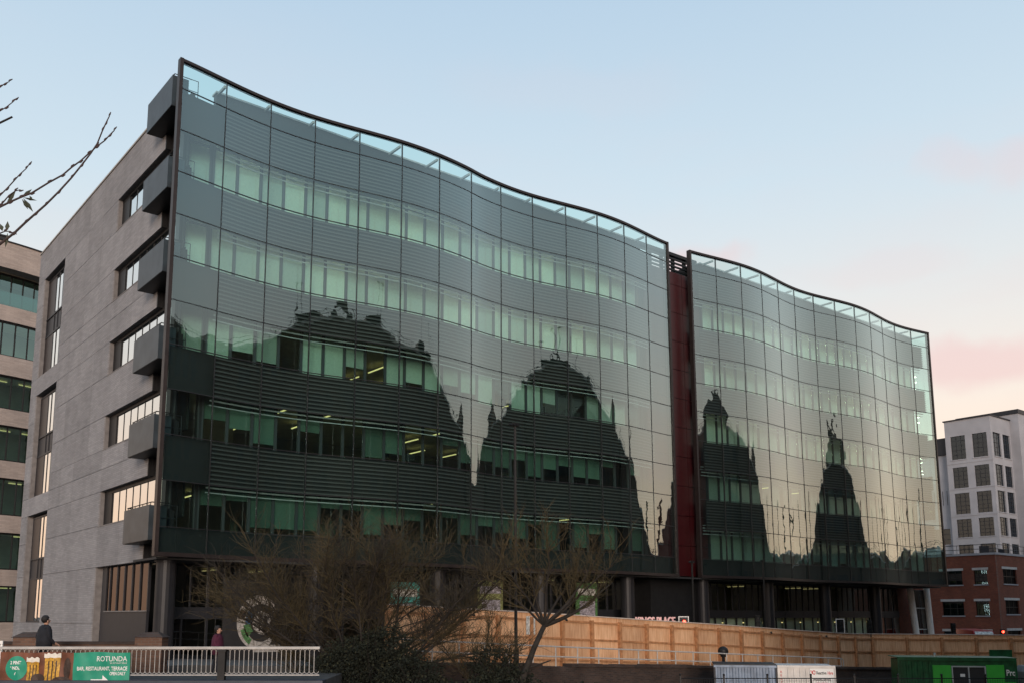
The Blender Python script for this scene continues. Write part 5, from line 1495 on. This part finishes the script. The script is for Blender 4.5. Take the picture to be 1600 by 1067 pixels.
# ivy mounds
def ivy(label, blobs, leaves, mm='ivy'):
    x_, y_ = c2w(blobs[0][0], blobs[0][1]); T = thing('ivy_shrub', label, 'shrub', (x_, y_, -1), group='ivy shrubs by the bridge')
    m = MB(); m2 = MB(); st = MB()
    for cx, cy, z, rx, ry, rz_ in blobs:
        a, b = c2w(cx, cy)
        leaf_cloud(m, (a, b, z), (rx, ry, rz_), int(leaves * 2.0 * rx * rz_), .058)
        leaf_cloud(m2, (a, b, z + .05), (rx * 1.02, ry * 1.02, rz_ * 1.03), int(leaves * rx * rz_ * .22), .05, .7)
        for q in range(8):
            pts = wander(Vector((a, b, z - rz_ * .8)), Vector((rnd.uniform(-1, 1), rnd.uniform(-1, 1), 1.2)), rz_ * rnd.uniform(1.2, 2.3), 6, .2); st.tube(pts, taper(.02, .006, 7), 4, cap=False)
    m.build('foliage', mm, T); m2.build('foliage', 'ivy_light', T); st.build('stems', 'bark', T)
ivy('dark ivy mound at the foot of the big bush', [(-3.6, 31.6, -0.1, 1.9, 1.2, 1.15), (-2.3, 31.2, -.3, 1.3, 1.0, .95), (-4.7, 31.3, -.3, 1.2, .9, .9), (-3.2, 31.5, .75, 1.1, .9, .7), (-4.3, 31.5, .5, .8, .7, .6)], 1500)
ivy('dark ivy clump left of the leaning trunk', [(.4, 31.6, .10, .9, .8, .72), (.9, 31.2, -.5, 1.1, .9, .6), (.1, 31.0, -.75, 1.0, .8, .6)], 1500)
ivy('low scrub along the foot of the wall', [(-.9, 30.2, -1.0, 1.3, .8, .55), (1.6, 30.0, -1.25, 1.2, .8, .45), (2.6, 30.6, -1.3, 1.0, .7, .35), (-2.4, 30.0, -1.0, 1.4, .8, .7), (.2, 29.8, -1.3, 1.5, .8, .6), (-5.0, 30.6, -1.1, 1.0, .7, .7)], 1300)
bank = MB()
pa = [c2w(-9, 28.0), c2w(6, 28.0), c2w(8, 33.0), c2w(-7, 35.0)]
def bankz(i, j):
    return -1.9 + 1.2 * j - 0.9 * max(0, i - .55) + .12 * math.sin(i * 19) * math.cos(j * 13)
n = 24
for i in range(n + 1):
    for j in range(n + 1):
        f, h = i / n, j / n
        x_ = (pa[0][0] * (1 - f) + pa[1][0] * f) * (1 - h) + (pa[3][0] * (1 - f) + pa[2][0] * f) * h
        y_ = (pa[0][1] * (1 - f) + pa[1][1] * f) * (1 - h) + (pa[3][1] * (1 - f) + pa[2][1] * f) * h
        bank.v.append((x_, y_, bankz(f, h)))
for i in range(n):
    for j in range(n): a = i * (n + 1) + j; bank.f.append((a, a + n + 1, a + n + 2, a + 1))
struct('bank', bank, 'earth', True)
# ground ivy carpet on the bank
gi = MB()
for i in range(5200):
    f, h = rnd.random(), rnd.random()
    x_ = (pa[0][0] * (1 - f) + pa[1][0] * f) * (1 - h) + (pa[3][0] * (1 - f) + pa[2][0] * f) * h
    y_ = (pa[0][1] * (1 - f) + pa[1][1] * f) * (1 - h) + (pa[3][1] * (1 - f) + pa[2][1] * f) * h
    p = Vector((x_, y_, bankz(f, h) + rnd.uniform(.02, .3)))
    a = Vector((rnd.uniform(-1, 1), rnd.uniform(-1, 1), rnd.uniform(-.4, 1))).normalized() * rnd.uniform(.05, .11)
    b = a.cross(Vector((rnd.uniform(-1, 1), rnd.uniform(-1, 1), 1))).normalized() * .05
    gi.add([p - a, p + b, p + a, p - b], [(0, 1, 2, 3)])
tag(gi.build('ground_ivy', 'ivy'), 'low dark ivy covering the bank below the trees', 'ivy', kind='stuff')

# overhanging branch at the top left, its tree stands outside the frame
mat('twig_near', (0.050, 0.032, 0.030), 0.8, var=0.25, scale=20)
mat('bud', (0.050, 0.028, 0.026), 0.7, var=0.2)
mat('young_leaf', (0.045, 0.050, 0.030), 0.6, var=0.3)
ox, oy = c2w(-7.2, 8.2)
T3 = thing('overhanging_tree', 'budding thin branches of a near tree reaching in from the left edge', 'tree', (ox, oy, 0))
def q3(cx, cz, dy=0.0): a, b = c2w(cx, 8.0 + dy); return Vector((a, b, CAM.z + cz))
m = MB()
m.tube([(ox, oy, -0.3), (ox + .05, oy, 2.5), (ox, oy + .1, 5.2), (ox + .1, oy, 8)], [.16, .13, .10, .05], 9)
top = Vector((ox + .03, oy + .06, 3.6))
m.tube([top, q3(-6.0, 2.4), q3(-5.0, 2.85), q3(-4.31, 3.283)], [.06, .03, .018, .012], 7)
top2 = Vector((ox, oy + .1, 4.6))
m.tube([top2, q3(-5.8, 3.1, .1), q3(-5.0, 3.3, .1), q3(-4.40, 3.42, .05)], [.05, .025, .014, .010], 7)
m.tube([top2, q3(-5.6, 4.0, .2), q3(-4.9, 4.35, .2), q3(-4.40, 4.62, .2)], [.045, .02, .012, .009], 6)
m.build('trunk', 'bark', T3, smooth=True)
def near(pts, r0, r1, name='branch', buds=True):
    v = [Vector(p) for p in pts]; m = MB(); m.tube(v, taper(r0, r1, len(v)), 7); b = m.build(name, 'twig_near', T3, smooth=True)
    if buds:
        bd = MB()
        for i, p in enumerate(v[1:], 1):
            d = (v[i] - v[i - 1]).normalized(); up_ = Vector((0, 0, .012 * (1 if i % 2 else -1)))
            c = p + up_; bd.tube([c - d * .012, c + d * .004, c + d * .03], [.004, .008, .003], 6)
        bq = bd.build('buds', 'bud', b); bq['kind'] = 'stuff'
# pixel-measured runs converted to metres at the branch's own distance
def px(x, y, dy=0.0):
    r = x - 752.0; u_ = 732.0 - y
    f_ = FPX * math.cos(PITCH) - u_ * math.sin(PITCH); z_ = u_ * math.cos(PITCH) + FPX * math.sin(PITCH)
    D_ = 8.0 + dy; return q3(r * D_ / f_, z_ * D_ / f_, dy)
near([px(*p) for p in ((-14, 392), (0, 382), (22, 365), (40, 348), (56, 334), (72, 320), (92, 300), (112, 278), (128, 258), (142, 240), (152, 225), (160, 205), (166, 192), (171, 182))], .012, .005)
near([px(*p) for p in ((-12, 330), (0, 324), (16, 316), (32, 309), (50, 302), (76, 286), (98, 274), (112, 262), (126, 252), (138, 241), (152, 229), (164, 220), (172, 211), (179, 204))], .010, .005)
near([px(*p) for p in ((-12, 316), (0, 306), (11, 295), (22, 283), (31, 273), (41, 264), (47, 255))], .007, .004)
near([px(*p) for p in ((-10, 326), (4, 318), (14, 306), (24, 299), (32, 297))], .007, .004)
near([px(*p, .2) for p in ((-10, 180), (0, 174), (10, 168), (20, 160), (26, 154))], .006, .004)
near([px(*p, .2) for p in ((-10, 142), (0, 137), (8, 131), (15, 128))], .006, .004)
near([px(*p) for p in ((0, 365), (8, 362), (16, 362), (22, 366))], .006, .004)
def leaf(a, b, w):
    a, b = px(*a), px(*b); d = (b - a); mid = a.lerp(b, .5); s_ = d.cross(fw).normalized() * w
    q = MB(); n_ = fw * .006
    q.add([a, mid + s_ + n_, b, mid - s_ + n_, mid - n_], [(0, 1, 4), (1, 2, 4), (2, 3, 4), (3, 0, 4)]); q.build('leaf', 'young_leaf', T3)
for a, b, w in (((34, 308), (50, 296), .02), ((36, 310), (52, 332), .018), ((34, 311), (44, 328), .014), ((36, 309), (58, 314), .012), ((10, 318), (25, 298), .02), ((8, 320), (20, 310), .016), ((12, 364), (8, 388), .016), ((10, 362), (12, 346), .022), ((4, 362), (0, 350), .02), ((46, 306), (50, 314), .012)): leaf(a, b, w)

for o in COL.objects:
    for k_ in ('_o', '_rot'):
        if k_ in o: del o[k_]
